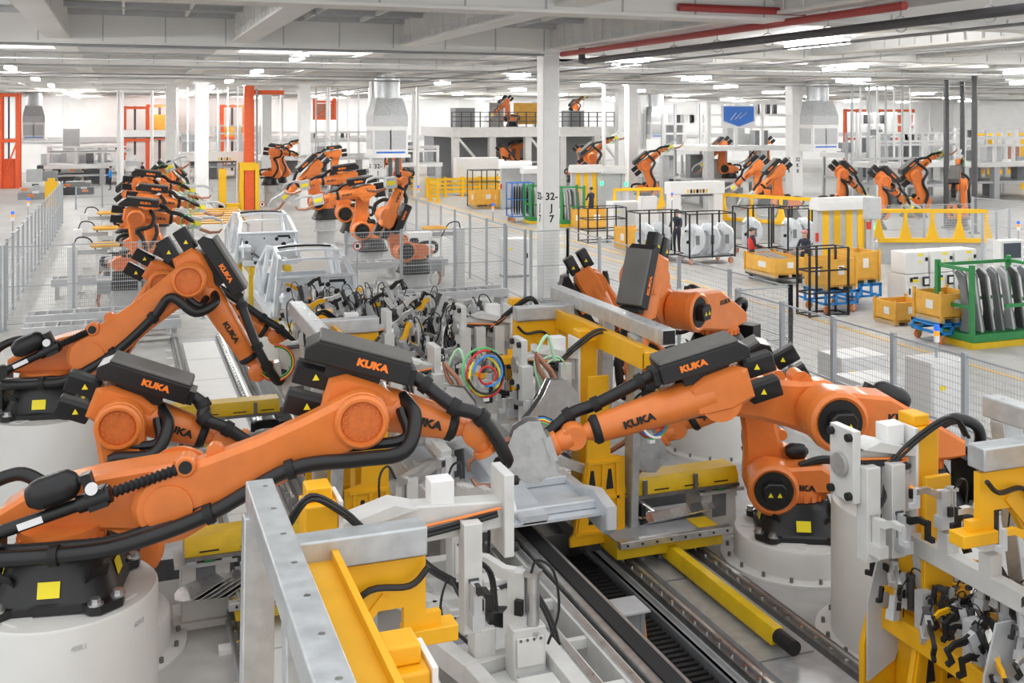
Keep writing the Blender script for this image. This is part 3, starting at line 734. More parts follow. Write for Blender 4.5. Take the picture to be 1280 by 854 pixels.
def pedestal(label, x, y, h, r=0.76, fl=0.92):
    p = thing('robot_pedestal', label, 'pedestal', (x, y, 0), 0, 'white round robot pedestals')
    MB().lathe((0, 0, 0), EZ, [(r, 0.03), (r, h - 0.02), (r - 0.015, h)], 48).build('drum', 'pedestal', p)
    MB().cyl((0, 0, 0), (0, 0, 0.035), fl, n=48).build('floor_flange', 'pedestal', p)
    bm_ = MB().cyl((0, 0, 0), (0, 0, 0.05), 0.022, n=6).mesh('anchor_bolt', 'dark_steel')
    for q in range(16):
        a = 2 * math.pi * q / 16 + 0.1; link('anchor_bolt', bm_, p, loc=((fl + r) / 2 * math.cos(a), (fl + r) / 2 * math.sin(a), 0.035))
    pd = MB().box((0, 0, 0), (0.40, 0.16, 0.012)).mesh('weld_pad', 'pedestal')
    for q in range(4):
        a = math.pi / 4 + q * math.pi / 2; link('weld_pad', pd, p, loc=(0.55 * math.cos(a), 0.55 * math.sin(a), h + 0.006), rot=(0, 0, a + math.pi / 2))
    return p
rad = math.radians
def fitted(label, bx, by, zb, azd, px, **kw):
    az = rad(azd); q = solve(px, bx, by, az, zb)
    print('ROBOT', label[:30], [(round(a, 2), round(b, 2)) for a, b in q])
    return robot(label, (bx, by, zb + 0.012), az, q[0], q[1], q[2], **kw)
PH = 1.45; PL = 0.35
pd0 = pedestal('tall white round pedestal with pencilled 40R1, carrying the longest outstretched arm', -0.48, 9.57, PH)
for ang, tx in ((-78, '40R1'), (-38, '40R2')):
    a_ = rad(ang); lettering('pencil_marking', tx, 0.06, 'light_grey', pd0, (0.762 * math.cos(a_), 0.762 * math.sin(a_), PH - 0.16), (-math.sin(a_), math.cos(a_), 0), (0, 0, 1), 0.002)
pedestal('low white round pedestal hidden behind the tall 40R1 drum', -0.30, 11.46, PL)
pedestal('tall white round pedestal beside the grey plank track', -0.96, 15.5, PH)
pedestal('low white round pedestal behind the drum beside the grey plank track', -0.6, 18.5, PL + 0.25)
pedestal('tall white round pedestal behind the clamp fixture with small grippers', 7.62, 8.85, PH - 0.05)
pedestal('low white round pedestal with bolted floor flange beside the bolted floor rails', 7.75, 10.95, PL)
pedestal('tall white round pedestal next to the wire fence corner', 9.13, 15.06, PH)
pedestal('low white round pedestal behind the drum next to the fence corner', 9.0, 17.0, PL)
K = 0.97
o = -0.33
fitted('orange robot with long arm stretched over the yellow rail, black supply box on elbow', -0.48, 9.57, PH, -10, [(211, 637, o), (452, 528, o), (592, 548, 0.06)], k=K, ktype=True, tool=None, wdir=(0.55, -1.0), boxoff=-0.16)
fitted('orange robot folded low between the two tall pedestals, forearm pointing at grey flange', -0.30, 11.46, PL, -8, [(165, 690, o), (148, 535, o), (278, 558, 0.06)], k=K, tool=None, wdir=(1, -0.1))
fitted('orange robot with raised elbow and forearm hanging down over the grey plank track', -0.96, 15.5, PH, -10, [(112, 447, o), (236, 352, o), (318, 468, 0.06)], k=K, ktype=True, tool=gripper, wdir=(1, 0.1))
fitted('orange robot half hidden behind the raised elbow of its neighbour', -0.6, 18.5, PL + 0.25, -5, [(120, 470, o), (203, 357, o), (342, 425, 0.06)], k=K, tool=None, wdir=(1, -0.3))
fitted('orange robot reaching in from behind the white clamp fixture, cable loop below supply box', 7.62, 8.85, PH - 0.05, 166, [(1052, 532, 0.4), (905, 505, 0.3), (718, 552, 0)], k=K, ktype=True, tool=spot_gun, wdir=(0.9, -0.3))
fitted('orange robot on low bolted pedestal with upright link arm', 7.75, 10.95, PL, 155, [(968, 617, 0.4), (948, 492, 0.2), (848, 540, 0)], k=K, tool=spot_gun, wdir=(0.9, -0.6))
fitted('orange robot on tall pedestal by the fence corner, supply box facing the aisle', 9.13, 15.06, PH, 212, [(877, 392, 0.4), (812, 350, 0.0), (790, 462, 0)], k=K, ktype=True, tool=None, wdir=(0.3, -1.0))
fitted('orange robot crouching behind the tall pedestal robot at the fence corner', 9.0, 17.0, PL, 165, [(810, 447, 0.4), (742, 355, 0.0), (790, 440, 0)], k=K, tool=None, wdir=(0.6, -1.0))
# ================================================================== WELDING STATION IN FRONT
class XB(MB):
    """mesh builder whose x runs inward from the side of the line (sx = 1 left, -1 right)"""
    def __init__(self, sx=1): super().__init__(); self.sx = sx
    def mesh(self, *a, **k):
        self.v = [(x * self.sx, y, z) for x, y, z in self.v]; return super().mesh(*a, **k)
# ---- clamps: shared meshes, origin at the mounting face, reach along +x
CL = {}
def clamp_meshes():
    CL['body'] = MB().box((0.05, 0, 0.12), (0.11, 0.075, 0.26)).box((0.05, 0, -0.06), (0.15, 0.11, 0.12)).mesh('clamp', 'fixture_white', angle=20)
    CL['body_grey'] = MB().box((0.05, 0, 0.12), (0.11, 0.075, 0.26)).box((0.05, 0, -0.06), (0.15, 0.11, 0.12)).mesh('clamp', 'light_grey', angle=20)
    CL['cyl'] = MB().cyl((-0.05, 0, 0.24), (-0.05, 0, -0.10), 0.042, n=12).box((-0.05, 0, 0.25), (0.09, 0.09, 0.03)).box((-0.05, 0, -0.11), (0.09, 0.09, 0.03)).mesh('air_cylinder', 'steel')
    CL['cyl_dark'] = MB().cyl((-0.05, 0, 0.24), (-0.05, 0, -0.10), 0.042, n=12).box((-0.05, 0, 0.25), (0.09, 0.09, 0.03)).box((-0.05, 0, -0.11), (0.09, 0.09, 0.03)).mesh('air_cylinder', 'dark_grey')
    arm = [(0, -0.03), (0.10, -0.03), (0.22, 0.03), (0.34, 0.03), (0.34, 0.08), (0.20, 0.09), (0.08, 0.04), (0, 0.04)]
    CL['arm'] = MB().prism(arm, (0.06, 0, 0.22), EX, EZ, 0.04).mesh('clamp_arm', 'black')
    CL['arm_y'] = MB().prism(arm, (0.06, 0, 0.22), EX, EZ, 0.045).mesh('clamp_arm', 'yellow')
    CL['arm_s'] = MB().prism(arm, (0.06, 0, 0.22), EX, EZ, 0.045).mesh('clamp_arm', 'steel')
    CL['arm_w'] = MB().prism(arm, (0.06, 0, 0.22), EX, EZ, 0.06).mesh('clamp_arm', 'fixture_white')
    CL['finger_w'] = MB().prism([(0, 0), (0.045, 0), (0.045, -0.14), (0.10, -0.14), (0.10, -0.19), (0, -0.19)], (0.36, 0, 0.31), EX, EZ, 0.045).mesh('finger', 'light_grey')
    CL['finger'] = MB().prism([(0, 0), (0.045, 0), (0.045, -0.14), (0.10, -0.14), (0.10, -0.19), (0, -0.19)], (0.36, 0, 0.31), EX, EZ, 0.045).mesh('finger', 'rubber')
    CL['sensor'] = MB().box((0.02, 0.055, 0.05), (0.05, 0.035, 0.09)).mesh('sensor', 'black')
    CL['light'] = MB().box((0.02, 0.055, 0.115), (0.02, 0.03, 0.02)).mesh('sensor_light', 'beacon_orange')
    CL['hose'] = MB().tube(spline([(-0.05, 0.03, 0.26), (-0.10, 0.06, 0.36), (-0.20, 0.04, 0.30), (-0.22, 0.0, 0.05), (-0.16, 0.03, -0.15)], 4), 0.009, 5).mesh('air_hose', 'hose')
clamp_meshes()
def clamp(parent, loc, rz=0.0, kind=0, s=1.0, ry=0.0, detail=True, arm=None):
    """a toggle clamp: part of the fixture it is bolted to"""
    b = link('clamp', CL[('body', 'body_grey')[kind % 2]], parent, loc=loc, rot=(0, ry, rz), scale=(s, s, s))
    link('air_cylinder', CL[('cyl', 'cyl_dark', 'cyl')[kind % 3]], b)
    link('clamp_arm', CL[arm or ('arm_s', 'arm', 'arm_w', 'arm_y', 'arm_w', 'arm_s')[kind % 6]], b)
    link('finger', CL['finger' if arm or kind % 3 == 1 else 'finger_w'], b)
    if detail:
        link('sensor', CL['sensor'], b); link('air_hose', CL['hose'], b)
        if kind % 3 == 0: link('sensor_light', CL['light'], b)
    return b
def cables(parent, pts, n, r, m, spread=0.02, name='cable', sx=1):
    for i in range(n):
        o = Vector((random.uniform(-spread, spread), random.uniform(-spread, spread), random.uniform(-spread, spread)))
        XB(sx).tube(spline([Vector(p) + o for p in pts], 5), r, 6).build(name, m if isinstance(m, str) else m[i % len(m)], parent)
def gate(label, sx, gx, gy, arms=(1.98, -0.42), alen=1.85, rail=1.35, nclamp=7, ay=(-0.90, 1.70), railz=1.40, far_leg=True):
    """framing gate: galvanised square-tube frame, yellow posts and gussets, white tooling arms with clamps"""
    G = thing('framing_gate', label, 'welding gate', (gx, gy, 0), 0, 'framing gates beside the line')
    X = lambda: XB(sx)
    def b(name, m, *a, bev=0.008):
        o = X(); o.bb(*a); return o.build(name, m, G, bev=bev)
    # long galvanised beam along the line, and its end leg
    b('top_beam', 'galv', -0.09, 0.09, -1.75, 1.60, 2.80, 2.98, bev=0.012)
    hole = MB().cyl((0, 0, 0), (0, 0, 0.004), 0.018, n=10).mesh('bolt_head', 'chrome')
    for q in range(8): link('bolt_head', hole, G, loc=(0.02 * sx, -1.5 + q * 0.42, 2.98))
    if far_leg: X().bar((-0.02, 1.45, 2.80), (-0.10, 1.10, 0.05), 0.16, 0.20, up=(1, 0, 0)).build('frame_leg', 'galv', G, bev=0.01)
    X().bar((0.0, -0.10, 2.80), (0.05, -0.02, 0.3), 0.16, 0.16, up=(1, 0, 0)).build('frame_leg', 'galv', G, bev=0.01)
    X().bar((0.10, -1.10, 2.80), (0.02, -0.80, 0.10), 0.10, 0.22, up=(0, 1, 0)).build('frame_leg', 'galv', G, bev=0.01)
    X().bb(-0.075, 0.075, -1.757, -1.75, 2.815, 2.965).build('tube_mouth_shade', 'ink', G)  # dark rectangle painted as the shade inside the hollow beam end
    # yellow beam beside it
    b('yellow_beam', 'yellow', 0.11, 0.34, -1.75, 0.84, 2.56, 2.74)
    b('beam_lip', 'yellow', 0.32, 0.36, -1.75, 0.84, 2.56, 2.80, bev=0)
    # cross tube and gusset
    b('cross_tube', 'galv', 0.09, 0.92, 0.72, 0.90, 2.68, 2.86, bev=0.012)
    gp = [(0.12, 2.66), (0.92, 2.66), (0.92, 2.30), (1.02, 2.30), (1.02, 2.18), (0.78, 2.18), (0.78, 2.36), (0.60, 2.36), (0.34, 1.92), (0.12, 1.92)]
    X().prism(gp, (0, 0.80, 0), EX, EZ, 0.06).build('gusset_plate', 'yellow', G)
    X().prism([(0.12, 2.66), (0.34, 2.66), (0.34, 1.2), (0.12, 1.2)], (0, 0.80, 0), EX, EZ, 0.16).build('gusset_post', 'yellow', G, bev=0.01)
    X().bar((0.30, 0.80, 2.05), (0.66, 0.80, 2.45), 0.05, 0.09, up=(0, 1, 0)).build('gusset_brace', 'yellow', G)
    b('gusset_foot', 'yellow', 0.78, 1.12, 0.72, 0.88, 2.12, 2.22)
    # yellow uprights with white mounting plates
    for yy in (1.98, -0.42):
        pz = 2.66
        o = X().bb(0.34, 0.58, yy - 0.14, yy + 0.14, 0.25, pz).build('upright', 'yellow', G, bev=0.015)
        X().bb(0.37, 0.55, yy - 0.06, yy + 0.14, pz, pz + 0.10).build('upright_cap', 'yellow', o, bev=0.012)
        X().bb(0.58, 0.61, yy - 0.16, yy + 0.16, 1.9, pz + 0.02).build('mount_plate', 'white', o)
    # A-shaped yellow foot plates
    for yy in ay:
        ap = [(p * 1.2 + 0.12, q) for p, q in ((0.02, 0.30), (0.62, 0.30), (0.62, 0.40), (0.58, 0.44), (0.44, 1.30), (0.42, 2.3), (0.20, 2.3), (0.18, 1.35), (0.02, 1.30))]
        a = X().prism(ap, (0, yy, 0), EX, EZ, 0.05).build('a_frame_plate', 'yellow', G, bev=0.006)
        for (p0, p1) in (((0.46, 0.50), (0.44, 1.25)), ((0.24, 0.48), (0.26, 1.25)), ((0.76, 0.48), (0.62, 1.25)), ((0.2, 0.84), (0.72, 0.84)), ((0.18, 0.45), (0.8, 0.45)), ((0.2, 1.27), (0.64, 1.27))):
            X().bar((p0[0], yy - 0.03, p0[1]), (p1[0], yy - 0.03, p1[1]), 0.035, 0.035, up=(0, 1, 0)).build('rib', 'yellow', a)
        for zc in (0.66, 1.06):
            X().prism([(-0.05, -0.12), (0.05, -0.12), (0.02, 0.12), (-0.02, 0.12)], (0.58, yy - 0.026, zc), EX, EZ, 0.004).build('cut_out', 'ink', a)
            X().prism([(-0.05, -0.12), (0.05, -0.12), (0.02, 0.12), (-0.02, 0.12)], (0.35, yy - 0.026, zc), EX, EZ, 0.004).build('cut_out', 'ink', a)
    b('base_sill', 'dark_grey', -0.05, 0.60, ay[0] + 0.1, 1.9, 0.16, 0.30)
    # white tooling arms reaching inwards
    for yy in arms:
        ka = alen - 1.85
        arm = X().prism([(0.61, 2.16), (0.61, 2.50), (0.95, 2.56), (alen, 2.50), (alen, 2.30), (0.95, 2.26)], (0, yy, 0), EX, EZ, 0.18, bev=0.012).build('tooling_arm', 'fixture_white', G)
        X().prism([(0.61, 2.50), (0.98, 2.60), (1.15, 2.55), (0.61, 2.44)], (0, yy - 0.04, 0), EX, EZ, 0.24).build('stiffener', 'fixture_white', arm)
        X().prism([(0.62, 1.95), (0.70, 1.9), (1.18, 2.28), (1.06, 2.30)], (0, yy + 0.05, 0), EX, EZ, 0.04).build('brace', 'fixture_white', arm)
        X().bb(1.82 + ka, 1.90 + ka, yy - 0.16, yy + 0.16, 2.10, 2.72).build('end_plate', 'fixture_white', arm, bev=0.008)
        X().cyl((1.90 + ka, yy, 2.40), (1.94 + ka, yy, 2.40), 0.10, n=18).build('locating_hub', 'steel', arm)
        for p in ((-0.12, 2.16), (0.12, 2.16), (-0.12, 2.66), (0.12, 2.66)):
            X().cyl((1.90 + ka, yy + p[0], p[1]), (1.94 + ka, yy + p[0], p[1]), 0.035, n=10).build('buffer', 'rubber', arm)
        X().bb(1.28 + ka, 1.46 + ka, yy - 0.06, yy + 0.10, 2.52, 2.70).build('valve_box', 'white', arm, bev=0.006)
        cables(G, [(0.20, yy - 0.30, 2.62), (0.36, yy - 0.30, 2.80), (0.62, yy - 0.18, 2.62), (0.9, yy - 0.12, 2.36), (1.3 + ka, yy - 0.11, 2.37), (1.78 + ka, yy - 0.11, 2.44)], 4, 0.016, 'hose', 0.025, sx=sx)
        cables(G, [(0.60, yy - 0.19, 2.60), (0.9, yy - 0.14, 2.40), (1.3 + ka, yy - 0.13, 2.42), (1.80 + ka, yy - 0.13, 2.47)], 1, 0.011, 'orange_wire', 0.0, sx=sx)
        cables(G, [(1.5 + ka, yy - 0.10, 2.40), (1.56 + ka, yy - 0.16, 2.15), (1.7 + ka, yy - 0.20, 2.0), (1.75 + ka, yy - 0.18, 1.7)], 2, 0.012, 'hose', 0.03, sx=sx)
        for i, xx in enumerate((1.15, 1.45, 1.72) if gy < 0 else ((0.80, 1.08, 1.3) if gy > 9 else (1.55,) if ka > -0.3 else (0.86, 1.12))):
            # hanging tooling blocks with clamps
            X().bb(xx - 0.07, xx + 0.07, yy - 0.24, yy - 0.10, 1.62, 2.42).build('riser', 'fixture_white', G, bev=0.006)
            clamp(G, ((xx) * sx, yy - 0.26, 1.80), rz=-math.pi / 2, kind=i + int(yy > 0), s=0.85)
    cables(G, [(0.92, 0.70, 2.62), (0.80, 0.70, 2.52), (0.55, 0.72, 2.52), (0.38, 0.74, 2.35)], 1, 0.020, 'hose', 0, sx=sx)
    # longitudinal tooling rail with clamps on the inside
    X().prism([(-0.06, 0), (0.06, 0), (0.06, 0.16), (-0.06, 0.16)], (rail, 0.6, railz), EX, EZ, 3.2).build('tooling_rail', 'fixture_white', G, bev=0.006)
    for i in range(nclamp):
        yy = -0.85 + i * 0.46
        X().bb(rail - 0.06, rail + 0.06, yy - 0.06, yy + 0.06, railz + 0.16, railz + 0.32).build('riser', 'fixture_white', G)
        clamp(G, (rail * sx, yy, railz + 0.46), rz=(0 if sx > 0 else math.pi), kind=i, s=0.85)
    for yy in (-0.7, 1.8):
        X().bar((0.5, yy, 1.1), (rail - 0.02, yy, railz + 0.05), 0.10, 0.12, up=(0, 1, 0)).build('rail_bracket', 'fixture_white', G)
    return G
gate('retracted galvanised gate with bolted top beam and yellow box-shaped posts, left of the belt', 1, 0.85, 5.60, arms=(1.98,), nclamp=3, railz=0.95)
gate('retracted galvanised gate with white tooling arm end plate, beside the small black-finger clamps', -1, 7.09, 5.60, arms=(1.98,), alen=1.22, rail=0.60, railz=1.60, nclamp=8)
gate('closed galvanised gate with yellow posts next to the bare car bodies', 1, 2.12, 12.40, alen=1.30, far_leg=False)
gate('closed galvanised gate with tall yellow tower next to the yellow covered slide', -1, 5.82, 12.40, alen=1.30, far_leg=False)

# ---- bolted floor tracks along the line
def track(label, x0, x1, y0, y1):
    T = thing('floor_track', label, 'rail track', (x0, y0, 0), 0, 'bolted floor tracks'); w = x1 - x0; L = y1 - y0
    MB().bb(0, w, 0, L, 0, 0.05).build('track_bed', 'light_grey', T)
    for xx in (0.02, w - 0.20):
        r = MB().bb(xx, xx + 0.18, 0, L, 0.05, 0.13).build('bolted_rail', 'dark_steel', T, bev=0.006)
        MB().bb(xx + 0.07, xx + 0.11, 0, L, 0.13, 0.16).build('running_strip', 'steel', r)
        bm_ = MB().cyl((0, 0, 0), (0, 0, 0.022), 0.020, n=8).mesh('bolt', 'chrome')
        for q in range(int(L / 0.24)):
            link('bolt', bm_, r, loc=(xx + 0.04, 0.1 + q * 0.24, 0.13))
    pn = int(L / 1.9)
    for q in range(pn):
        MB().bb(0.28, w - 0.28, q * 1.9 + 0.01, q * 1.9 + 1.88, 0.05, 0.10).build('cover_plate', 'white' if y0 > 14 or x0 < 3 else 'galv', T)
    clip = MB().bb(-0.12, 0.0, -0.07, 0.07, 0.0, 0.05).mesh('floor_clip', 'white')
    for q in range(int(L / 0.8) if x0 < 3 else 0): link('floor_clip', clip, T, loc=(0, 0.4 + q * 0.8, 0))
    return T
track('bolted floor track with white cover plates beside the tall robot drum', 1.02, 2.30, 5.0, 26.5)
track('bolted floor track with steel cover plates beside the low flanged pedestal', 5.52, 6.72, 5.0, 26.5)
# narrow drag-chain trough beside the left track
tr = thing('cable_trough', 'narrow galvanised cable trough with black drag chain beside the white floor track', 'cable trough', (2.42, 14.0, 0))
MB().bb(0, 0.03, 0, 11.5, 0, 0.22).bb(0.31, 0.34, 0, 11.5, 0, 0.22).bb(0, 0.34, 0, 11.5, 0, 0.02).build('trough', 'galv', tr)
rg = MB().bb(0.05, 0.29, 0, 0.05, 0.02, 0.20).mesh('chain_link', 'rubber')
for q in range(60): link('chain_link', rg, tr, loc=(0, 0.1 + q * 0.085, 0))
tr2 = thing('cable_trough', 'dark cable trough with black drag chain links lying in the service pit', 'cable trough', (5.06, 4.0, -0.30))
MB().bb(0, 0.03, 0, 8.5, 0, 0.30).bb(0.37, 0.40, 0, 8.5, 0, 0.30).bb(0, 0.40, 0, 8.5, 0, 0.02).build('trough', 'mid_grey', tr2)
MB().bb(0.02, 0.05, 0, 8.5, -0.38, 0.0).bb(0.35, 0.38, 0, 8.5, -0.38, 0.0).build('trough_leg', 'mid_grey', tr2)
for q in range(84): link('chain_link', rg, tr2, loc=(0.03, 0.1 + q * 0.095, 0.06))
# grey junction box standing in the pit
jb = thing('junction_box', 'grey sheet-metal box on two posts standing in the pit beside the belt', 'junction box', (4.84, 9.75, -0.7))
MB().bb(-0.16, 0.16, -0.02, 0.02, 0.55, 1.05).build('panel', 'grey', jb)
MB().bb(-0.14, 0.20, -0.14, 0.22, 1.05, 1.07).build('top_cover', 'light_grey', jb)
for xx in (-0.17, 0.17): MB().bb(xx - 0.025, xx + 0.025, -0.03, 0.03, 0, 1.05).build('post', 'grey', jb)
MB().tube(spline([(0.2, 0.0, 0.9), (0.22, -0.05, 0.5), (0.25, -0.1, 0.2)], 5), 0.015, 6).build('cable', 'orange_wire', jb)
MB().tube(spline([(0.18, 0.02, 0.9), (0.20, -0.02, 0.5), (0.21, -0.06, 0.25)], 5), 0.012, 6).build('cable', 'green_wire', jb)
# yellow push arm on the right track
ya = thing('push_arm', 'slender yellow push arm with black buffer lying along the bolted track', 'push arm', (6.12, 8.9, 0.13))
MB().prism([(-0.09, 0), (0.09, 0), (0.09, 0.04), (0.05, 0.16), (-0.05, 0.16), (-0.09, 0.04)], (0, 1.2, 0.02), EX, EZ, 2.3).build('arm', 'rail_yellow', ya, bev=0.006)
MB().cyl((0, 0.05, 0.10), (0, -0.22, 0.10), 0.075, n=16).build('buffer', 'rubber', ya)
MB().bb(-0.14, 0.14, 2.3, 2.5, 0.0, 0.24).build('hinge_block', 'dark_steel', ya)
# ---- transfer conveyor in the middle
cv = thing('transfer_conveyor', 'white aluminium transfer conveyor with one black belt running down the line', 'conveyor', (0, 0, 0))
for x0, x1 in ((3.42, 3.54), (3.72, 3.84)):
    MB().bb(x0, x1, 7.2, 13.9, 0.72, 0.96).build('side_rail', 'fixture_white', cv, bev=0.006)
    MB().bb(x0 + 0.03, x1 - 0.03, 7.2, 13.9, 0.96, 0.98).build('rail_cap', 'steel', cv)
for q in range(9): MB().bb(3.38, 3.84, 7.5 + q * 0.75, 7.56 + q * 0.75, 0.86, 0.94).build('cross_bar', 'fixture_white', cv)
belt = [(7.25 + 0.09 * math.cos(a) - 0.0, 0.93 + 0.09 * math.sin(a)) for a in [math.pi / 2 + math.pi * t / 8 for t in range(9)]] + [(13.9, 0.84), (13.9, 1.02)]
MB().prism(belt, (4.02, 0, 0), EY, EZ, 0.15).build('belt', 'rubber', cv)
MB().bb(3.87, 3.94, 7.2, 13.9, 0.74, 1.0).bb(4.10, 4.16, 7.2, 13.9, 0.74, 0.98).build('belt_guide', 'steel', cv)
for q in range(4):
    for xx in (3.48, 4.13): MB().bb(xx - 0.05, xx + 0.05, 7.6 + q * 2.0, 7.72 + q * 2.0, 0.0, 0.74).build('leg', 'fixture_white', cv)
# dark mat on lower conveyor end
mt = thing('lift_table', 'blue-grey topped lift table at the near end of the black belt', 'lift table', (4.36, 6.3, 0))
MB().bb(-0.22, 0.22, -0.9, 0.7, 0.62, 0.68).build('table_top', 'dark_grey', mt, bev=0.02)
MB().bb(0.24, 0.28, -0.9, 0.9, 0.50, 0.66).build('edge_strip', 'white', mt)
for yy in (-0.7, 0.5): MB().bb(-0.15, 0.15, yy - 0.08, yy + 0.08, 0, 0.62).build('leg', 'dark_grey', mt)
# ---- slides across the line with yellow covers
def slide(label, sx, gx, gy):
    S = thing('cross_slide', label, 'slide unit', (gx, gy, 0), 0, 'yellow cross slides')
    X = lambda: XB(sx)
    cov = X().prism([(-0.20, 0.78), (0.20, 0.78), (0.20, 0.88), (0.14, 0.97), (-0.14, 0.97), (-0.20, 0.88)], (-0.05, 0, 0), EY, EZ, 1.70).build('cover', 'rail_yellow', S)
    X().bb(-0.9, 0.8, -0.23, 0.23, 0.74, 0.78).build('cover_tray', 'dark_steel', S)
    for q in range(4): X().bb(-0.75 + q * 0.42, -0.55 + q * 0.42, -0.206, -0.200, 0.815, 0.83).build('slot', 'ink', cov)
    for q in range(2): X().bb(-0.30 + q * 0.7, -0.25 + q * 0.7, -0.235, -0.20, 0.74, 0.96).build('strap', 'dark_steel', cov)
    X().bb(-0.42, 1.0, -0.62, 0.1, 0.22, 0.42).build('carriage', 'rail_yellow', S, bev=0.01)
    st = X().bb(-0.50, 1.0, -0.72, -0.62, 0.38, 0.46).build('edge_strip', 'steel', S, bev=0.004)
    for q in range(8): X().cyl((-0.42 + q * 0.19, -0.72, 0.42), (-0.42 + q * 0.19, -0.73, 0.42), 0.014, n=8).build('bolt', 'ink', st)
    X().bb(-0.40, 1.0, -0.6, 0.1, 0.42, 0.44).build('carriage_top', 'grey', S)
    X().bb(-0.36, -0.10, -0.6, -0.3, 0.44, 0.455).build('yellow_plate', 'rail_yellow', S)
    # fan of overlapping steel cover blades
    for q in range(11):
        a = rad(-12 + q * 9)
        o = X().prism([(0, -0.12), (0.62, -0.16), (0.74, -0.10), (0.80, 0.0), (0.74, 0.10), (0.62, 0.16), (0, 0.12)], (0, 0, 0), EX, EY, 0.006).build('cover_blade', 'chrome' if q % 3 == 0 else 'steel', S)
        o.location = ((0.30 - q * 0.085) * sx, -0.18, 0.48 + q * 0.006); o.rotation_euler = (0, rad(14) * sx, rad(200 if sx > 0 else -20))
        o.scale = (0.62, 1.1, 1)
    for q in range(12):
        a = math.pi * q / 11
        X().box((0.62 + 0.22 * math.cos(a), -0.10 + 0.22 * math.sin(a) * 0.6, 0.54), (0.06, 0.06, 0.13)).build('chain_link', 'rubber', S)
    # grey end stand
    s = X().bb(-0.93, -0.43, -0.10, 0.30, 0.06, 0.66).build('stand', 'offwhite', S, bev=0.01)
    X().bb(-1.00, -0.36, -0.18, 0.36, 0.66, 0.70).build('stand_top', 'light_grey', s)
    X().bb(-1.00, -0.36, -0.16, 0.34, 0.0, 0.07).build('stand_foot', 'offwhite', s)
    X().bb(-0.78, -0.58, -0.106, -0.10, 0.34, 0.62).build('stand_opening', 'mid_grey', s)
    for q in range(3): X().bb(-0.88 + q * 0.18, -0.78 + q * 0.18, -0.2, 0.2, 0.70, 0.74).build('bearing_block', 'green' if q % 2 else 'steel', s)
    return S
slide('yellow covered cross slide beside the tall robot drum, coiled drag chain below', 1, 1.50, 11.75)
slide('yellow covered cross slide beside the low flanged pedestal, fan of steel blades below', -1, 6.40, 11.75)
slide('yellow covered cross slide under the hanging forearm by the plank track', 1, 1.50, 17.0)
# ---- steel walkway strips behind the drums
for i, (x, y, lab) in enumerate(((0.55, 13.1, 'chequer plate walkway strip beside the low pedestal robot'), (7.3, 13.2, 'chequer plate walkway strip behind the low flanged pedestal'))):
    wk = thing('walkway_strip', lab, 'walkway', (x, y, 0))
    MB().bb(-0.9, 0.9, -0.16, 0.16, 0.20, 0.24).build('tread', 'light_grey', wk)
    MB().bb(-0.9, 0.9, -0.18, -0.16, 0.0, 0.24).build('skirt', 'dark_grey', wk)
# ---- underbody fixtures
def polyframe(parent, pts, z0, z1, w, m='fixture_white', name='frame_rail'):
    for i in range(len(pts) - 1):
        p, q = pts[i], pts[i + 1]
        MB().bar((p[0], p[1], (z0 + z1) / 2), (q[0], q[1], (z0 + z1) / 2), w, z1 - z0).build(name, m, parent, bev=0.008)
fx = thing('underbody_fixture', 'white welded fixture frame with tooling towers, left of the black belt', 'welding fixture', (2.80, 8.45, 0))
Z = 0.90
polyframe(fx, [(-0.70, 1.45), (0.46, 1.45), (0.46, -1.5)], Z, Z + 0.2, 0.14)
polyframe(fx, [(-0.70, 1.45), (-0.40, 1.0), (-0.15, 0.62), (-0.42, 0.25), (-0.22, -0.5), (-0.10, -1.5)], Z, Z + 0.18, 0.13)
polyframe(fx, [(-0.2, 0.55), (0.46, 0.68)], Z, Z + 0.16, 0.10); polyframe(fx, [(-0.24, -0.45), (0.46, -0.32)], Z, Z + 0.16, 0.12)
for poly in ([(-0.62, 1.4), (0.42, 1.4), (0.42, 0.72), (-0.12, 0.6)], [(-0.18, 0.5), (0.42, 0.62), (0.42, -0.3), (-0.2, -0.42), (-0.38, 0.22)], [(-0.18, -0.52), (0.42, -0.4), (0.42, -1.45), (-0.06, -1.45)]):
    MB().prism(poly, (0, 0, Z + 0.03), EX, EY, 0.05).build('deck_plate', 'fixture_white', fx)
for i, (x, y, w, d, h, rz) in enumerate(((-0.34, 1.16, 0.26, 0.20, 0.70, 0.5), (0.20, 1.10, 0.24, 0.22, 0.62, -1.3), (0.30, 0.42, 0.26, 0.18, 0.42, 2.6), (-0.12, 0.18, 0.20, 0.2, 0.34, -0.4), (0.22, -0.55, 0.28, 0.2, 0.45, 2.4), (0.10, -1.15, 0.3, 0.2, 0.30, 0.8))):
    t = MB().bb(x - w / 2, x + w / 2, y - d / 2, y + d / 2, Z + 0.05, Z + h).build('tooling_tower', 'fixture_white', fx, bev=0.012)
    MB().box((x, y - d / 2 - 0.012, Z + h * 0.6), (w * 0.8, 0.02, h * 0.5)).build('cover', 'offwhite', t, bev=0.004)
    for q in range(4): MB().cyl((x - w * 0.3 + q * w * 0.2, y - d / 2 - 0.022, Z + h * 0.82), (x - w * 0.3 + q * w * 0.2, y - d / 2 - 0.03, Z + h * 0.82), 0.012, n=8).build('screw', 'dark_steel', t)
    MB().box((x + w * 0.3, y, Z + 0.07), (w * 1.3, d * 1.3, 0.04)).build('foot_plate', 'light_grey', t)
    if i in (0, 1, 4): clamp(fx, (x, y, Z + h + 0.08), rz=rz, kind=(0, 2, 4)[i % 3], s=1.3)
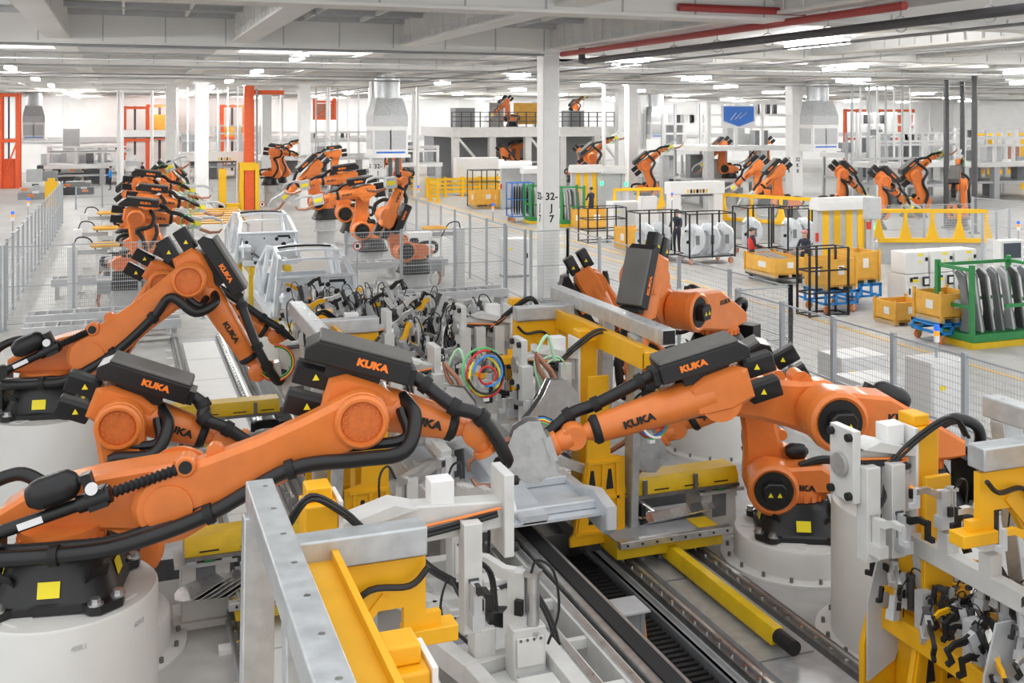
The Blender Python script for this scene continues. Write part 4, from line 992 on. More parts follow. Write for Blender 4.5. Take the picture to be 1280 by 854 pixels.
MB().prism([(0, -0.05), (0.12, -0.09), (0.26, -0.04), (0.34, 0.10), (0.28, 0.12), (0.20, 0.04), (0.08, 0.06), (0, 0.06)], (-0.02, -0.30, Z + 0.42), EX, EZ, 0.12, bev=0.015).build('black_lever', 'black', fx)
MB().bb(-0.16, 0.02, -0.42, -0.22, Z + 0.05, Z + 0.38).build('lever_mount', 'fixture_white', fx, bev=0.01)
for q in range(7): MB().box((random.uniform(-0.3, 0.35), random.uniform(-1.2, 1.2), Z + 0.09), (random.uniform(0.06, 0.16), random.uniform(0.05, 0.14), 0.10)).build('locating_block', random.choice(('light_grey', 'steel', 'fixture_white')), fx, bev=0.006)
for xx, yy in ((-0.62, 1.4), (0.46, 1.4), (0.46, -1.4), (-0.1, -1.4)): MB().bb(xx - 0.07, xx + 0.07, yy - 0.07, yy + 0.07, 0, Z).build('leg', 'fixture_white', fx)
cables(fx, [(-0.55, 0.9, Z + 0.85), (-0.3, 0.55, Z + 0.55), (-0.12, 0.25, Z + 0.48), (0.0, 0.0, Z + 0.42)], 2, 0.022, 'hose', 0.02)
cables(fx, [(0.2, 1.0, Z + 0.75), (0.28, 0.9, Z + 0.95), (0.42, 0.92, Z + 0.8), (0.44, 0.95, Z + 0.4)], 3, 0.012, 'hose', 0.03)
cables(fx, [(0.30, 0.35, Z + 0.35), (0.5, 0.2, Z + 0.42), (0.62, -0.1, Z + 0.2), (0.60, -0.4, Z - 0.1)], 2, 0.018, 'hose', 0.02)
cables(fx, [(-0.12, 0.1, Z + 0.4), (-0.2, 0.2, Z + 0.52), (-0.3, 0.05, Z + 0.3), (-0.12, -0.15, Z + 0.12)], 2, 0.010, 'hose', 0.03)
# ---- the many-fingered clamp fixture on yellow frames (right foreground)
cf = thing('clamp_fixture', 'yellow frame carrying a cluster of black-fingered clamps in front of the white drum', 'welding fixture', (6.78, 6.75, 0))
MB().bb(-0.45, -0.27, -1.4, 1.1, 0.85, 1.03).build('frame_beam', 'yellow', cf, bev=0.01)
MB().bb(0.15, 0.33, -1.4, 1.1, 0.62, 0.80).build('frame_beam', 'yellow', cf, bev=0.01)
for yy in (1.0, -0.35, -1.3):
    MB().prism([(-0.62, 0.03), (0.55, 0.03), (0.5, 0.6), (0.2, 0.86), (-0.22, 1.12), (-0.50, 1.12), (-0.62, 0.7)], (0, yy, 0), EX, EZ, 0.06).build('end_frame', 'yellow', cf, bev=0.006)
    MB().prism([(-0.60, 0.4), (-0.30, 0.55), (-0.12, 1.0), (-0.26, 1.5), (-0.48, 1.5), (-0.60, 1.1)], (0, yy - 0.06, 0), EX, EZ, 0.02).build('tool_plate', 'light_grey', cf)
random.seed(21)
for i in range(44):
    x = random.uniform(-0.58, 0.38); y = random.uniform(-1.2, 1.15); z = random.uniform(1.12, 1.52) if i % 3 else random.uniform(0.95, 1.15)
    c = clamp(cf, (x, y, z), rz=rad(random.choice((180, 200, 160, 240, 270, 120))), kind=i * 3 + 1 + (i % 2), s=random.uniform(0.55, 0.8), ry=rad(random.uniform(-35, 35)), arm=('arm', 'arm_y', 'arm', 'arm_s')[i % 4])
for q in range(5): MB().bb(-0.42, -0.30, -1.2 + q * 0.55, -1.1 + q * 0.55, 1.03, 1.35).build('riser', 'light_grey', cf)
cables(cf, [(0.3, 0.9, 1.2), (0.0, 0.4, 0.9), (0.1, -0.2, 0.7), (0.3, -0.8, 0.4)], 4, 0.014, 'hose', 0.03)
# steel walkway with chequer top on the right edge
wp = thing('platform', 'grey chequer plate step platform behind the black-fingered clamps', 'platform', (8.3, 6.9, 0))
MB().bb(-0.75, 0.9, -0.55, 0.45, 0.42, 0.46).build('tread', 'light_grey', wp)
MB().bb(-0.75, 0.9, -0.58, -0.55, 0.22, 0.46).build('skirt', 'galv', wp)
for xx in (-0.5, 0.85): MB().bb(xx - 0.04, xx + 0.04, -0.5, 0.4, 0, 0.42).build('leg', 'galv', wp)
# ---- car underbody held in the closed station
ub = thing('car_underbody', 'bare grey sheet-metal car floor with side sill held in the closed station', 'car body', (3.97, 12.0, 0))
MB().prism([(-0.80, -1.9), (0.80, -1.9), (0.84, -1.2), (0.80, 1.9), (-0.80, 1.9), (-0.84, -1.2)], (0, 0, 1.22), EX, EY, 0.03).build('floor_pan', 'car_metal', ub)
for s in (-1, 1):
    MB().prism([(-2.05, 1.10), (-1.95, 1.02), (-1.5, 1.05), (-1.35, 1.0), (1.9, 1.0), (1.9, 1.26), (-1.2, 1.30), (-1.7, 1.42), (-2.05, 1.34)], (0.80 * s, 0, 0), EY, EZ, 0.12, bev=0.015).build('side_sill', 'car_metal', ub)
MB().prism([(-1.9, 1.22), (1.9, 1.22), (1.9, 1.3), (0.6, 1.46), (-0.6, 1.46), (-1.9, 1.3)], (0, 0, 0), EY, EZ, 0.30, bev=0.02).build('tunnel', 'car_metal', ub)
for yy in (-1.7, -0.9, 0.1, 1.0): MB().bb(-0.75, 0.75, yy - 0.07, yy + 0.07, 1.235, 1.33).build('cross_member', 'car_metal', ub, bev=0.015)
MB().lathe((0.87, -1.72, 1.25), EX, [(0.05, -0.02), (0.05, 0.01), (0.03, 0.012)], 14).build('sill_boss', 'grey', ub)
# ---- tooling towers around the closed station and the next one
random.seed(5)
def tower_thing(label, x, y, z0, n, h=0.9):
    T = thing('tooling_stand', label, 'tooling stand', (x, y, 0), 0, 'white tooling stands along the line')
    MB().bb(-0.16, 0.16, -0.14, 0.14, 0, z0).build('column', 'fixture_white', T, bev=0.01)
    MB().bb(-0.28, 0.28, -0.24, 0.24, z0, z0 + 0.06).build('plate', 'light_grey', T)
    for i in range(n):
        a = random.uniform(0, 6.28); px, py = random.uniform(-0.3, 0.3), random.uniform(-0.25, 0.25)
        hh = random.uniform(0.2, h)
        MB().bb(px - 0.06, px + 0.06, py - 0.05, py + 0.05, z0 + 0.06, z0 + 0.06 + hh).build('riser', random.choice(('fixture_white', 'fixture_white', 'offwhite', 'steel')), T)
        clamp(T, (px, py, z0 + hh + 0.18), rz=a, kind=random.randint(0, 11), s=random.uniform(0.85, 1.2), ry=rad(random.uniform(-30, 30)))
    for i in range(8):
        px, py = random.uniform(-0.42, 0.42), random.uniform(-0.4, 0.4); hh = random.uniform(0.08, 0.5); ww = random.uniform(0.08, 0.26)
        MB().box((px, py, z0 + 0.06 + hh / 2 - random.uniform(0, 0.3)), (ww, random.uniform(0.06, 0.2), hh), rz=random.uniform(-0.5, 0.5)).build('tool_block', random.choice(('fixture_white', 'offwhite', 'light_grey', 'steel', 'dark_grey', 'fixture_white')), T, bev=0.006)
    for i in range(3):
        a = random.uniform(0, 6.28); r = 0.3
        cables(T, [(0.1, 0.1, z0 + 0.4), (0.3 * math.cos(a), 0.3 * math.sin(a), z0 + 0.75), (0.4 * math.cos(a), 0.4 * math.sin(a), z0 + 0.3), (0.15, -0.1, z0 - 0.3)], 2, 0.012, ('hose', 'hose', 'copper'), 0.05)
    return T
spots = [(2.95, 15.0), (4.95, 14.9), (3.15, 16.0), (5.25, 16.0), (3.4, 16.8), (4.5, 17.1), (5.0, 18.2), (3.0, 18.2), (3.9, 18.8), (4.6, 19.6), (3.4, 19.7), (4.12, 15.95), (3.95, 14.9), (5.5, 17.2)]
where = ['behind the closed left gate', 'behind the closed right gate', 'beside the plank track', 'beside the tall yellow tower', 'in the middle of the line behind the car floor', 'in the line ahead of the bare car shell', 'near the fence by the J7 column', 'below the bare car shell', 'at the end of the clamp cluster', 'nearest the tall car shell on its right', 'nearest the tall car shell on its left', 'right behind the bare car floor', 'at the nose of the bare car floor', 'by the crouching robot']
for (x, y), w in zip(spots, where):
    tower_thing('white tooling stand crowded with clamps ' + w, x, y, random.uniform(1.1, 1.35), 7, 0.55)
# long white linear axis beams lying over the station
for i, (p, q, lab) in enumerate((((3.0, 15.8, 2.05), (4.55, 13.2, 1.75), 'long white linear axis sloping across the clamp cluster'), ((3.05, 13.6, 2.05), (3.35, 11.2, 1.65), 'short white linear axis with chrome plates beside the hose loop'))):
    b = thing('linear_axis', lab, 'linear axis', p); d = Vector(q) - Vector(p)
    MB().bar((0, 0, 0), d, 0.13, 0.13).build('profile', 'fixture_white', b, bev=0.01)
    MB().bar(d * 0.5 + Vector((0, 0, 0.07)), d * 0.85 + Vector((0, 0, 0.07)), 0.09, 0.03).build('slide_plate', 'chrome', b)
    MB().bar((0, 0, 0), (0, 0, -1.0), 0.1, 0.1).build('support', 'fixture_white', b); MB().bar(d, d + Vector((0, 0, -0.7)), 0.1, 0.1).build('support', 'fixture_white', b)
# coloured hose loops on weld guns in the middle
def hose_loop(label, c, R, ax, cols, r=0.013):
    h = thing('hose_loop', label, 'hose', c)
    d, s, t = basis(ax)
    for j, m in enumerate(cols):
        rr = R - (0.012 + 0.02 * (j % 3)) * j * 0.6; ph = j * 1.1
        pts = [s * (rr * math.cos(a + ph) + 0.02 * math.sin(j * 2.1)) + t * (rr * (0.92 + 0.1 * math.sin(j)) * math.sin(a + ph) + 0.03 * math.cos(j * 1.7)) + d * (0.02 * j + 0.015 * math.sin(a * 2)) for a in [0.3 * k for k in range(14 + (j * 3) % 8)]]
        MB().tube(spline(pts, 2), r, 7).build('hose', m, h)
    MB().box(t * (-R), (0.06, 0.06, 0.06)).build('tie', 'tag_white', h)
    return h
hose_loop('loop of red, green and blue hoses above the long arm wrist', PY(604, 467, 11.2), 0.27, (0.3, -1, 0.2), ('green_wire', 'red', 'yellow_wire', 'hose', 'blue_wire', 'red'))
hose_loop('pale green hose arch beside the grey heart-shaped plate', PY(690, 468, 11.2), 0.19, (0.2, -1, 0.1), ('pale_green_wire', 'pale_green_wire'))
hose_loop('bundle of red, green and blue cables looped below the angled supply box', PY(812, 520, 9.55), 0.235, (0.2, -1, 0.1), ('hose', 'green_wire', 'red', 'blue_wire', 'red', 'yellow_wire', 'tag_white'))
# weld guns with heart-shaped grey plates standing between the gates
def gun(label, p, rz, s=1.0):
    g = thing('weld_gun', label, 'weld gun', p, rz); g.scale = (s, s, s)
    heart = [(-0.34, -0.30), (-0.1, -0.42), (0.2, -0.34), (0.34, -0.05), (0.32, 0.25), (0.16, 0.44), (-0.05, 0.46), (-0.14, 0.30), (-0.26, 0.16), (-0.38, 0.05)]
    for e in (-0.05, 0.05): MB().prism(heart, (0, e, 0), EX, EZ, 0.016).build('gun_plate', 'steel', g)
    MB().box((0.05, 0.14, -0.05), (0.3, 0.16, 0.36)).build('transformer', 'light_grey', g, bev=0.01)
    for e in (-1, 1):
        MB().tube([(0.2, 0.1, 0.2 * e), (0.05, 0.12, 0.42 + 0.1 * e), (-0.1, 0.12, 0.62 + 0.06 * e), (-0.14, 0.12, 0.72 + 0.02 * e)], [0.04, 0.035, 0.03, 0.02], 8).build('electrode_arm', 'copper', g)
    MB().tube(spline([(0.0, 0.16, 0.2), (-0.1, 0.2, 0.6), (0.05, 0.2, 0.9), (0.16, 0.2, 0.6)], 5), 0.02, 7).build('hose', 'pale_green_wire', g)
    MB().bar((0.05, 0.16, -0.2), (0.05, 0.3, -1.0), 0.12, 0.12).build('stand', 'dark_grey', g)
    return g
gun('weld gun with large grey heart-shaped plate beside the yellow tower', PY(690, 525, 10.9), 0.15, 1.0)
gun('weld gun with grey rounded plate behind the long arm wrist', PY(565, 525, 11.4), -0.5, 0.85)
# ================================================================== FENCES
def fence(label, pts, h=2.13, step=2.0, gap=()):
    Fn = thing('safety_fence', label, 'fence', (pts[0][0], pts[0][1], 0)); o = Vector((pts[0][0], pts[0][1], 0))
    post = MB().bb(-0.035, 0.035, -0.035, 0.035, 0, h + 0.03).bb(-0.09, 0.09, -0.09, 0.09, 0, 0.015).mesh('post', 'fence_post')
    for a, b in zip(pts[:-1], pts[1:]):
        a = Vector((a[0], a[1], 0)); b = Vector((b[0], b[1], 0)); L = (b - a).length; n = max(1, round(L / step)); d = (b - a) / n; w = d.length; rz = math.atan2(d.y, d.x)
        pm = MB(); pm.add([(0.04, 0, 0.16), (w - 0.04, 0, 0.16), (w - 0.04, 0, h), (0.04, 0, h)], [(0, 1, 2, 3)]); pmesh = pm.mesh('wire_panel', 'fence_mesh', smooth=False)
        rmesh = MB().bb(0.035, w - 0.035, -0.015, 0.015, -0.012, 0.012).mesh('rail', 'fence_post')
        for i in range(n + 1):
            p = a + d * i - o
            link('post', post, Fn, loc=p, rot=(0, 0, rz))
            if i < n:
                link('wire_panel', pmesh, Fn, loc=p, rot=(0, 0, rz))
                for z in (0.16, h * 0.52, h - 0.02):
                    link('panel_rail', rmesh, Fn, loc=p + Vector((0, 0, z)), rot=(0, 0, rz))
    return Fn
FX0, FX1 = -2.9, 10.85
fence('long grey wire safety fence along the left aisle with blue-orange beacons', [(FX0, 29.3), (FX0, 58)], step=1.6)
fence('grey wire safety fence crossing in front of the rear robots', [(FX0 + 0.1, 29.4), (2.0, 29.4)], step=1.9)
fence('short grey wire safety fence beside the rear right robots', [(5.9, 29.6), (10.7, 29.6)], step=1.6)
fence('long grey wire safety fence leading back beside the J7 and J8 columns', [(FX1, 28.4), (FX1, 49)], step=1.7)
fence('grey wire safety fence jutting out around the tall pedestal robot', [(FX1 + 0.1, 28.2), (12.1, 28.2), (12.1, 17.3), (10.95, 17.3)], step=2.3)
fence('tall grey wire safety fence beside the white control cabinets', [(FX1, 17.2), (FX1, 8.6)], step=1.35)
# warning signs on rear fence
sg = MB().cyl((0, 0, 0), (0, -0.01, 0), 0.13, n=20).mesh('warning_sign', 'tag_white'); sr = MB().torus((0, -0.012, 0), (0, 1, 0), 0.115, 0.014, 20, 5).mesh('sign_ring', 'red')
sk = MB().box((0, -0.012, 0), (0.09, 0.004, 0.10)).mesh('sign_symbol', 'ink')
for i, (x, y, z, l) in enumerate(((1.2, 47.5, 1.6, 'round no-entry sign on the rear robot fence'), (4.9, 35.5, 1.5, 'round no-entry sign beside the second car shell'), (6.2, 29.5, 1.75, 'round no-entry sign above the first car shell'), (5.8, 48, 1.5, 'round no-entry sign by the orange guard post'))):
    s = thing('warning_sign', l, 'sign', (x, y, z), 0, 'round warning signs'); link('sign_plate', sg, s); link('sign_ring', sr, s); link('sign_symbol', sk, s)
    MB().bb(-0.02, 0.02, 0.0, 0.03, -z, 0.1).build('sign_post', 'fence_post', s)
# beacons on fence posts
def beacon(label, p, stem=0.3):
    b = thing('stack_light', label, 'stack light', p, 0, 'stack lights')
    MB().cyl((0, 0, 0), (0, 0, 0.10), 0.045, n=12).build('white_tier', 'tag_white', b); MB().cyl((0, 0, 0.10), (0, 0, 0.18), 0.045, n=12).build('orange_tier', 'beacon_orange', b); MB().cyl((0, 0, 0.18), (0, 0, 0.27), 0.045, n=12).build('blue_tier', 'beacon_blue', b)
    MB().cyl((0, 0, -stem), (0, 0, 0), 0.022, n=8).build('stem', 'fence_post', b); return b
beacon('blue and orange stack light on the left fence near its front post', (FX0 - 0.05, 33.0, 2.45))
beacon('blue and orange stack light on the left fence further back', (FX0 - 0.05, 38.2, 2.45))
beacon('blue and orange stack light on the fence beside the J7 column', (FX1 + 0.1, 31.5, 2.4))
beacon('blue and orange stack light on the fence beside the J8 column', (FX1 + 0.1, 40.5, 2.4))
# ---- white control cabinets behind the right fence
def cabinet(label, x, y, w, d, h, rz=0.0, grp='white electrical cabinets'):
    c = thing('control_cabinet', label, 'cabinet', (x, y, 0), rz, grp)
    MB().bb(-w / 2, w / 2, -d / 2, d / 2, 0.08, h).build('body', 'white', c, bev=0.01)
    MB().bb(-w / 2 + 0.02, w / 2 - 0.02, -d / 2 + 0.02, d / 2 - 0.02, 0, 0.08).build('plinth', 'grey', c)
    dr = MB().bb(-w / 2 + 0.03, w / 2 - 0.03, -d / 2 - 0.02, -d / 2, 0.14, h - 0.05).build('door', 'white', c, bev=0.005)
    MB().bb(w / 2 - 0.12, w / 2 - 0.08, -d / 2 - 0.05, -d / 2 - 0.02, h * 0.5, h * 0.5 + 0.16).build('handle', 'black', dr)
    MB().bb(-w / 2 + 0.15, -w / 2 + 0.27, -d / 2 - 0.025, -d / 2 - 0.02, h * 0.72, h * 0.72 + 0.07).build('name_plate', 'sticker', dr)
    return c
bx_lab = ['low white cabinet behind the fence beside the tall pedestal robot', 'low white cabinet with grey conduit behind the fence', 'tall white cabinet below the blue stack light']
cabinet(bx_lab[0], 12.6, 16.1, 1.0, 0.7, 1.05); cabinet(bx_lab[1], 12.0, 14.9, 0.9, 0.7, 0.95); cabinet(bx_lab[2], 12.2, 13.5, 0.75, 0.6, 1.55)
beacon('blue stack light on the tall white cabinet behind the fence', (12.2, 13.5, 1.80))
cabinet('long white cabinet in the corner behind the wire fence', 12.6, 9.9, 1.2, 2.2, 1.75)
for (x, y, l) in ((12.4, 33.5, 'white cabinet behind the fence right of the J7 column'), (9.9, 36.5, 'white cabinet inside the rear fence')):
    cabinet(l, x, y, 0.9, 0.6, 1.3)
# ---- grey welding stands with yellow pads and hanging guns
def gun_stand(label, x, y, rz=0.0):
    g = thing('tip_dress_stand', label, 'stand', (x, y, 0), rz, 'stands with yellow pads')
    MB().bb(-0.45, -0.2, -0.12, 0.12, 0, 1.95).build('pillar', 'white', g, bev=0.01)
    MB().bb(-0.55, -0.1, -0.22, 0.22, 0, 0.05).build('foot', 'light_grey', g)
    MB().bb(-0.2, 0.55, -0.05, 0.05, 1.72, 1.84).build('bracket', 'light_grey', g)
    for dy in (-0.16, 0.16):
        MB().lathe((0.42, dy, 1.92), EZ, [(0.30, 0), (0.33, 0.03), (0.33, 0.06), (0.29, 0.09)], 20).build('pad', 'bin_yellow', g).scale = (1.15, 0.75, 1)
    MB().bb(0.26, 0.30, -0.03, 0.03, 1.0, 1.7).bb(0.62, 0.66, -0.03, 0.03, 1.0, 1.7).bb(0.26, 0.66, -0.03, 0.03, 1.0, 1.05).bb(0.26, 0.66, -0.03, 0.03, 1.65, 1.7).build('gun_frame', 'white', g)
    MB().box((0.46, 0, 0.82), (0.34, 0.25, 0.34)).build('gun_body', 'grey', g, bev=0.02)
    MB().tube([(0.36, 0, 0.7), (0.30, 0, 0.45), (0.34, 0, 0.28), (0.40, 0, 0.2)], [0.05, 0.045, 0.035, 0.02], 8).build('electrode_arm', 'copper', g)
    MB().tube([(0.56, 0, 0.7), (0.64, 0, 0.45), (0.60, 0, 0.28), (0.52, 0, 0.2)], [0.05, 0.045, 0.035, 0.02], 8).build('electrode_arm', 'light_grey', g)
    MB().tube(spline([(-0.3, 0.1, 1.95), (-0.2, 0.2, 2.15), (0.1, 0.2, 2.1), (0.3, 0.1, 1.7)], 5), 0.02, 6).build('hose', 'hose', g)
    return g
g0 = gun_stand('stand with yellow pads and hanging weld gun behind the front fence corner', -0.95, 30.4)
copy_thing(g0, 'stand with yellow pads and hanging weld gun, middle of the left fence row', (-1.0, 35.0, 0)); copy_thing(g0, 'stand with yellow pads and hanging weld gun, rear of the left fence row', (-1.0, 40.5, 0))
copy_thing(g0, 'stand with yellow pads and hanging weld gun behind the right cross fence', (9.5, 31.4, 0), math.pi)
# ---- grey cross conveyors
def cross_conv(label, x0, x1, y, z):
    c = thing('roller_conveyor', label, 'conveyor', ((x0 + x1) / 2, y, 0), 0, 'grey cross conveyors'); w = (x1 - x0) / 2
    for dy in (-0.32, 0.32): MB().bb(-w, w, dy - 0.05, dy + 0.05, z - 0.22, z).build('side_beam', 'light_grey', c)
    rl = MB().cyl((0, -0.28, 0), (0, 0.28, 0), 0.045, n=10).mesh('roller', 'grey')
    for q in range(int(w * 2 / 0.3)): link('roller', rl, c, loc=(-w + 0.15 + q * 0.3, 0, z - 0.05))
    for xx in (-w + 0.15, 0, w - 0.15): MB().bb(xx - 0.05, xx + 0.05, -0.3, 0.3, 0, z - 0.22).build('leg', 'light_grey', c)
    return c
cross_conv('grey roller conveyor low across the floor behind the raised elbow robot', -2.2, 1.3, 26.9, 0.55)
cross_conv('grey roller conveyor behind the front left fence', -2.2, 1.2, 28.2, 0.60)
cross_conv('grey roller conveyor at the foot of the right cross fence', 6.3, 10.2, 28.4, 0.55)
cross_conv('grey roller conveyor under the rear left robots', -2.0, 1.2, 34.2, 0.60)
cross_conv('grey roller conveyor under the rear right robots', 6.6, 10.3, 34.6, 0.60)
# ---- bare car shells
def car_shell(label, x, y, z, carrier=True):
    c = thing('car_shell', label, 'car body', (x, y, 0), 0, 'bare car shells')
    # side frames: outline with window and door openings built from bars
    sp = {'sill': [(-1.25, z + 0.12), (1.9, z + 0.12)], 'a': [(-1.25, z + 0.86), (-0.72, z + 1.24)], 'roof': [(-0.72, z + 1.22), (0.4, z + 1.36), (1.4, z + 1.26)], 'b': [(0.15, z + 0.12), (0.22, z + 1.33)], 'c': [(1.15, z + 0.2), (1.35, z + 1.26)], 'd': [(1.4, z + 1.26), (1.95, z + 0.70), (1.9, z + 0.12)], 'hinge': [(-1.25, z + 0.10), (-1.25, z + 0.90)]}
    for s in (-1, 1):
        for nm, w, t in (('sill', 0.16, 0.20), ('a', 0.09, 0.10), ('roof', 0.09, 0.09), ('b', 0.14, 0.09), ('c', 0.16, 0.09), ('d', 0.2, 0.1), ('hinge', 0.22, 0.10)):
            pts = sp[nm]
            for p, q in zip(pts[:-1], pts[1:]):
                inset = lambda zz: 0.88 - 0.22 * max(0, (zz - z - 0.7)) / 0.66
                MB().bar((s * inset(p[1]), p[0], p[1]), (s * inset(q[1]), q[0], q[1]), t, w, up=(0, 0, 1) if abs(p[1] - q[1]) < 0.3 else (0, 1, 0)).build({'sill': 'sill', 'a': 'windscreen_pillar', 'roof': 'roof_rail', 'b': 'door_pillar', 'c': 'rear_pillar', 'd': 'tail_frame', 'hinge': 'hinge_pillar'}[nm], 'car_metal', c, bev=0.015)
        MB().prism([(0.95, z + 0.15), (1.92, z + 0.15), (1.96, z + 0.68), (1.7, z + 0.95), (1.3, z + 0.75), (1.1, z + 0.4)], (s * 0.87, 0, 0), EY, EZ, 0.05).build('quarter_panel', 'car_metal', c)
        MB().prism([(-1.85, z + 0.30), (-1.25, z + 0.20), (-1.25, z + 0.80), (-1.6, z + 0.62)], (s * 0.74, 0, 0), EY, EZ, 0.04).build('inner_wing', 'car_metal', c)
        MB().lathe((s * 0.66, -1.52, z + 0.45), EZ, [(0.16, 0), (0.17, 0.12), (0.12, 0.18), (0.05, 0.18)], 16).build('strut_tower', 'car_metal', c)
        MB().bb(s * 0.42 - 0.05, s * 0.42 + 0.05, -1.95, -1.2, z + 0.12, z + 0.24).build('front_rail', 'car_metal', c)
    MB().bb(-0.85, 0.85, -1.28, -1.20, z + 0.10, z + 0.90).build('dash_panel', 'car_metal', c, bev=0.01)
    MB().prism([(-0.86, -1.36), (0.86, -1.36), (0.84, -1.14), (-0.84, -1.14)], (0, 0, z + 0.92), EX, EY, 0.06, bev=0.015).build('cowl_top', 'car_metal', c)
    # pressed bulge and dark patches painted as the shade in the dash panel holes
    MB().prism([(-0.46, 0), (0.30, 0), (0.22, 0.34), (0.05, 0.46), (-0.18, 0.46), (-0.36, 0.34)], (0, -1.29, z + 0.12), EX, EZ, 0.05, bev=0.02).build('tunnel_bulge', 'car_metal', c)
    random.seed(int(y * 10))
    for (u_, w_, r_) in ((-0.6, 0.45, 0.05), (0.25, 0.50, 0.055), (0.45, 0.38, 0.07), (0.62, 0.52, 0.035), (0.12, 0.33, 0.03), (0.5, 0.22, 0.03), (0.66, 0.25, 0.045), (-0.1, 0.52, 0.025), (0.33, 0.2, 0.025), (-0.45, 0.2, 0.03), (0.72, 0.4, 0.025), (-0.72, 0.28, 0.035)):
        MB().cyl((u_, -1.282, z + w_ * 1.35 + 0.06), (u_, -1.29, z + w_ * 1.35 + 0.06), r_, n=12).build('hole_shade', 'ink', c)
    MB().bb(0.28, 0.62, -1.30, -1.28, z + 0.78, z + 0.84).build('slot_shade', 'ink', c)
    for a, b in (((-0.42, 0.36), (-0.18, 0.16)), ((0.02, 0.36), (-0.02, 0.16))):
        MB().bar((a[0], -1.33, z + a[1]), (b[0], -1.36, z + b[1]), 0.07, 0.05).build('dash_brace', 'mid_grey', c)
    # roof bows and header
    for yy, zz, m, w in ((-0.72, 1.20, 'car_metal', 0.14), (-0.25, 1.34, 'car_metal', 0.10), (0.4, 1.36, 'rubber', 0.08), (1.35, 1.25, 'car_metal', 0.16)):
        pts = [(-0.70, yy, z + zz), (-0.35, yy, z + zz + 0.035), (0, yy, z + zz + 0.045), (0.35, yy, z + zz + 0.035), (0.70, yy, z + zz)]
        for p, q in zip(pts[:-1], pts[1:]): MB().bar(p, q, w, 0.04).build('roof_bow', m, c)
    MB().bb(-0.8, 0.8, -1.2, 1.9, z + 0.06, z + 0.10).build('floor_pan', 'car_metal', c)
    MB().bb(-0.75, 0.75, 1.84, 1.92, z + 0.10, z + 0.6).build('tail_panel', 'car_metal', c, bev=0.01)
    MB().bb(-0.75, 0.75, 0.55, 0.62, z + 0.10, z + 0.66).build('rear_bulkhead', 'car_metal', c, bev=0.01)
    MB().bar((-0.78, -1.9, z + 0.14), (0.78, -1.9, z + 0.14), 0.10, 0.14).build('front_cross_member', 'car_metal', c, bev=0.01)
    if carrier:
        for s in (-1, 1):
            MB().bb(s * 0.5 - 0.08, s * 0.5 + 0.08, -1.9, 1.9, z - 0.18, z + 0.02).build('carrier_rail', 'rail_yellow', c)
            for yy in (-1.5, 1.5): MB().bb(s * 0.5 - 0.06, s * 0.5 + 0.06, yy - 0.06, yy + 0.06, 0.0, z - 0.18).build('carrier_leg', 'rail_yellow', c)
    return c
c1 = car_shell('bare silver car shell, the one closest to the clamp cluster', LX - 0.05, 24.2, 1.02)
c2 = car_shell('bare silver car shell standing between the rear robots', LX - 0.05, 32.4, 1.12)
# yellow lift frame behind the shells
yl = thing('scissor_lift', 'yellow slatted lift table behind the second car shell', 'lift table', (LX - 0.4, 44.5, 0))
for q in range(7): MB().bar((-1.0, -1.8 + q * 0.6, 1.25 + q * 0.04), (1.0, -1.8 + q * 0.6, 1.25 + q * 0.04), 0.30, 0.05).build('slat', 'bin_yellow', yl)
for s in (-1, 1):
    MB().bar((s * 1.05, -2, 1.15), (s * 1.05, 2, 1.4), 0.08, 0.12).build('side_beam', 'light_grey', yl)
    for yy in (-1.8, 1.8): MB().bb(s * 1.05 - 0.05, s * 1.05 + 0.05, yy - 0.05, yy + 0.05, 0, 1.2).build('leg', 'light_grey', yl)
# ================================================================== ROBOTS FURTHER BACK
def gun_simple(R, p, wd, f, nrm, k):
    s = EY; up = s.cross(wd).normalized(); mx = Matrix((wd, s, up)).transposed()
    MB().box(p + wd * 0.2 * k, (0.34 * k, 0.3 * k, 0.34 * k), mtx=mx).build('gun_body', 'light_grey', R, bev=0.02)
    MB().box(p + wd * 0.22 * k + s * 0.16 * k, (0.26 * k, 0.02, 0.12 * k), mtx=mx).build('gun_label', 'sticker', R)
    MB().box(p + wd * 0.22 * k - s * 0.16 * k, (0.26 * k, 0.02, 0.12 * k), mtx=mx).build('gun_label', 'sticker', R)
    for e in (-1, 1):
        q = p + wd * 0.35 * k + up * (0.16 * e * k)
        MB().tube([q, q + wd * 0.3 * k + up * (0.06 * e * k), q + wd * 0.55 * k, q + wd * 0.6 * k - up * (0.1 * e * k)], [0.05 * k, 0.045 * k, 0.035 * k, 0.02 * k], 8).build('electrode_arm', 'copper' if e > 0 else 'light_grey', R)
    for j, m in enumerate(('green_wire', 'hose', 'red')):
        c = p - s * 0.2 * k
        MB().tube([c + wd * (0.2 * k * math.cos(a)) + up * (0.2 * k * math.sin(a)) + s * 0.02 * j for a in [t * 0.5 for t in range(11)]], 0.016 * k, 5).build('cable', m, R)
POSE = {}
def proto(key, label, loc, az, a2, a3, w, **kw):
    POSE[key] = robot(label, loc, az, a2, a3, w, k=1.05, detail=1, tool=gun_simple, group='orange robots further back', **kw); return POSE[key]
def far_robot(key, label, x, y, z, azd, s=1.0):
    o = copy_thing(POSE[key], label, (x, y, z), rad(azd), scale=s if s != 1.0 else None)
    if z > 0.05:
        st = MB().lathe((0, 0, -z / s), EZ, [(0.45, 0), (0.45, 0.04), (0.38, 0.06), (0.38, z / s)], 24).build('stand', 'light_grey', o)
    return o
proto('reach', 'orange robot bent over beside the first left fence stand, black box level', (0.1, 32.6, 0.45), rad(-3), (0.4, 0.72), (0.25, 2.0), (1.45, 1.85), wdir=(1, -0.2))
MB().lathe((0, 0, -0.45), EZ, [(0.5, 0), (0.5, 0.04), (0.42, 0.06), (0.42, 0.45)], 24).build('stand', 'light_grey', POSE['reach'])
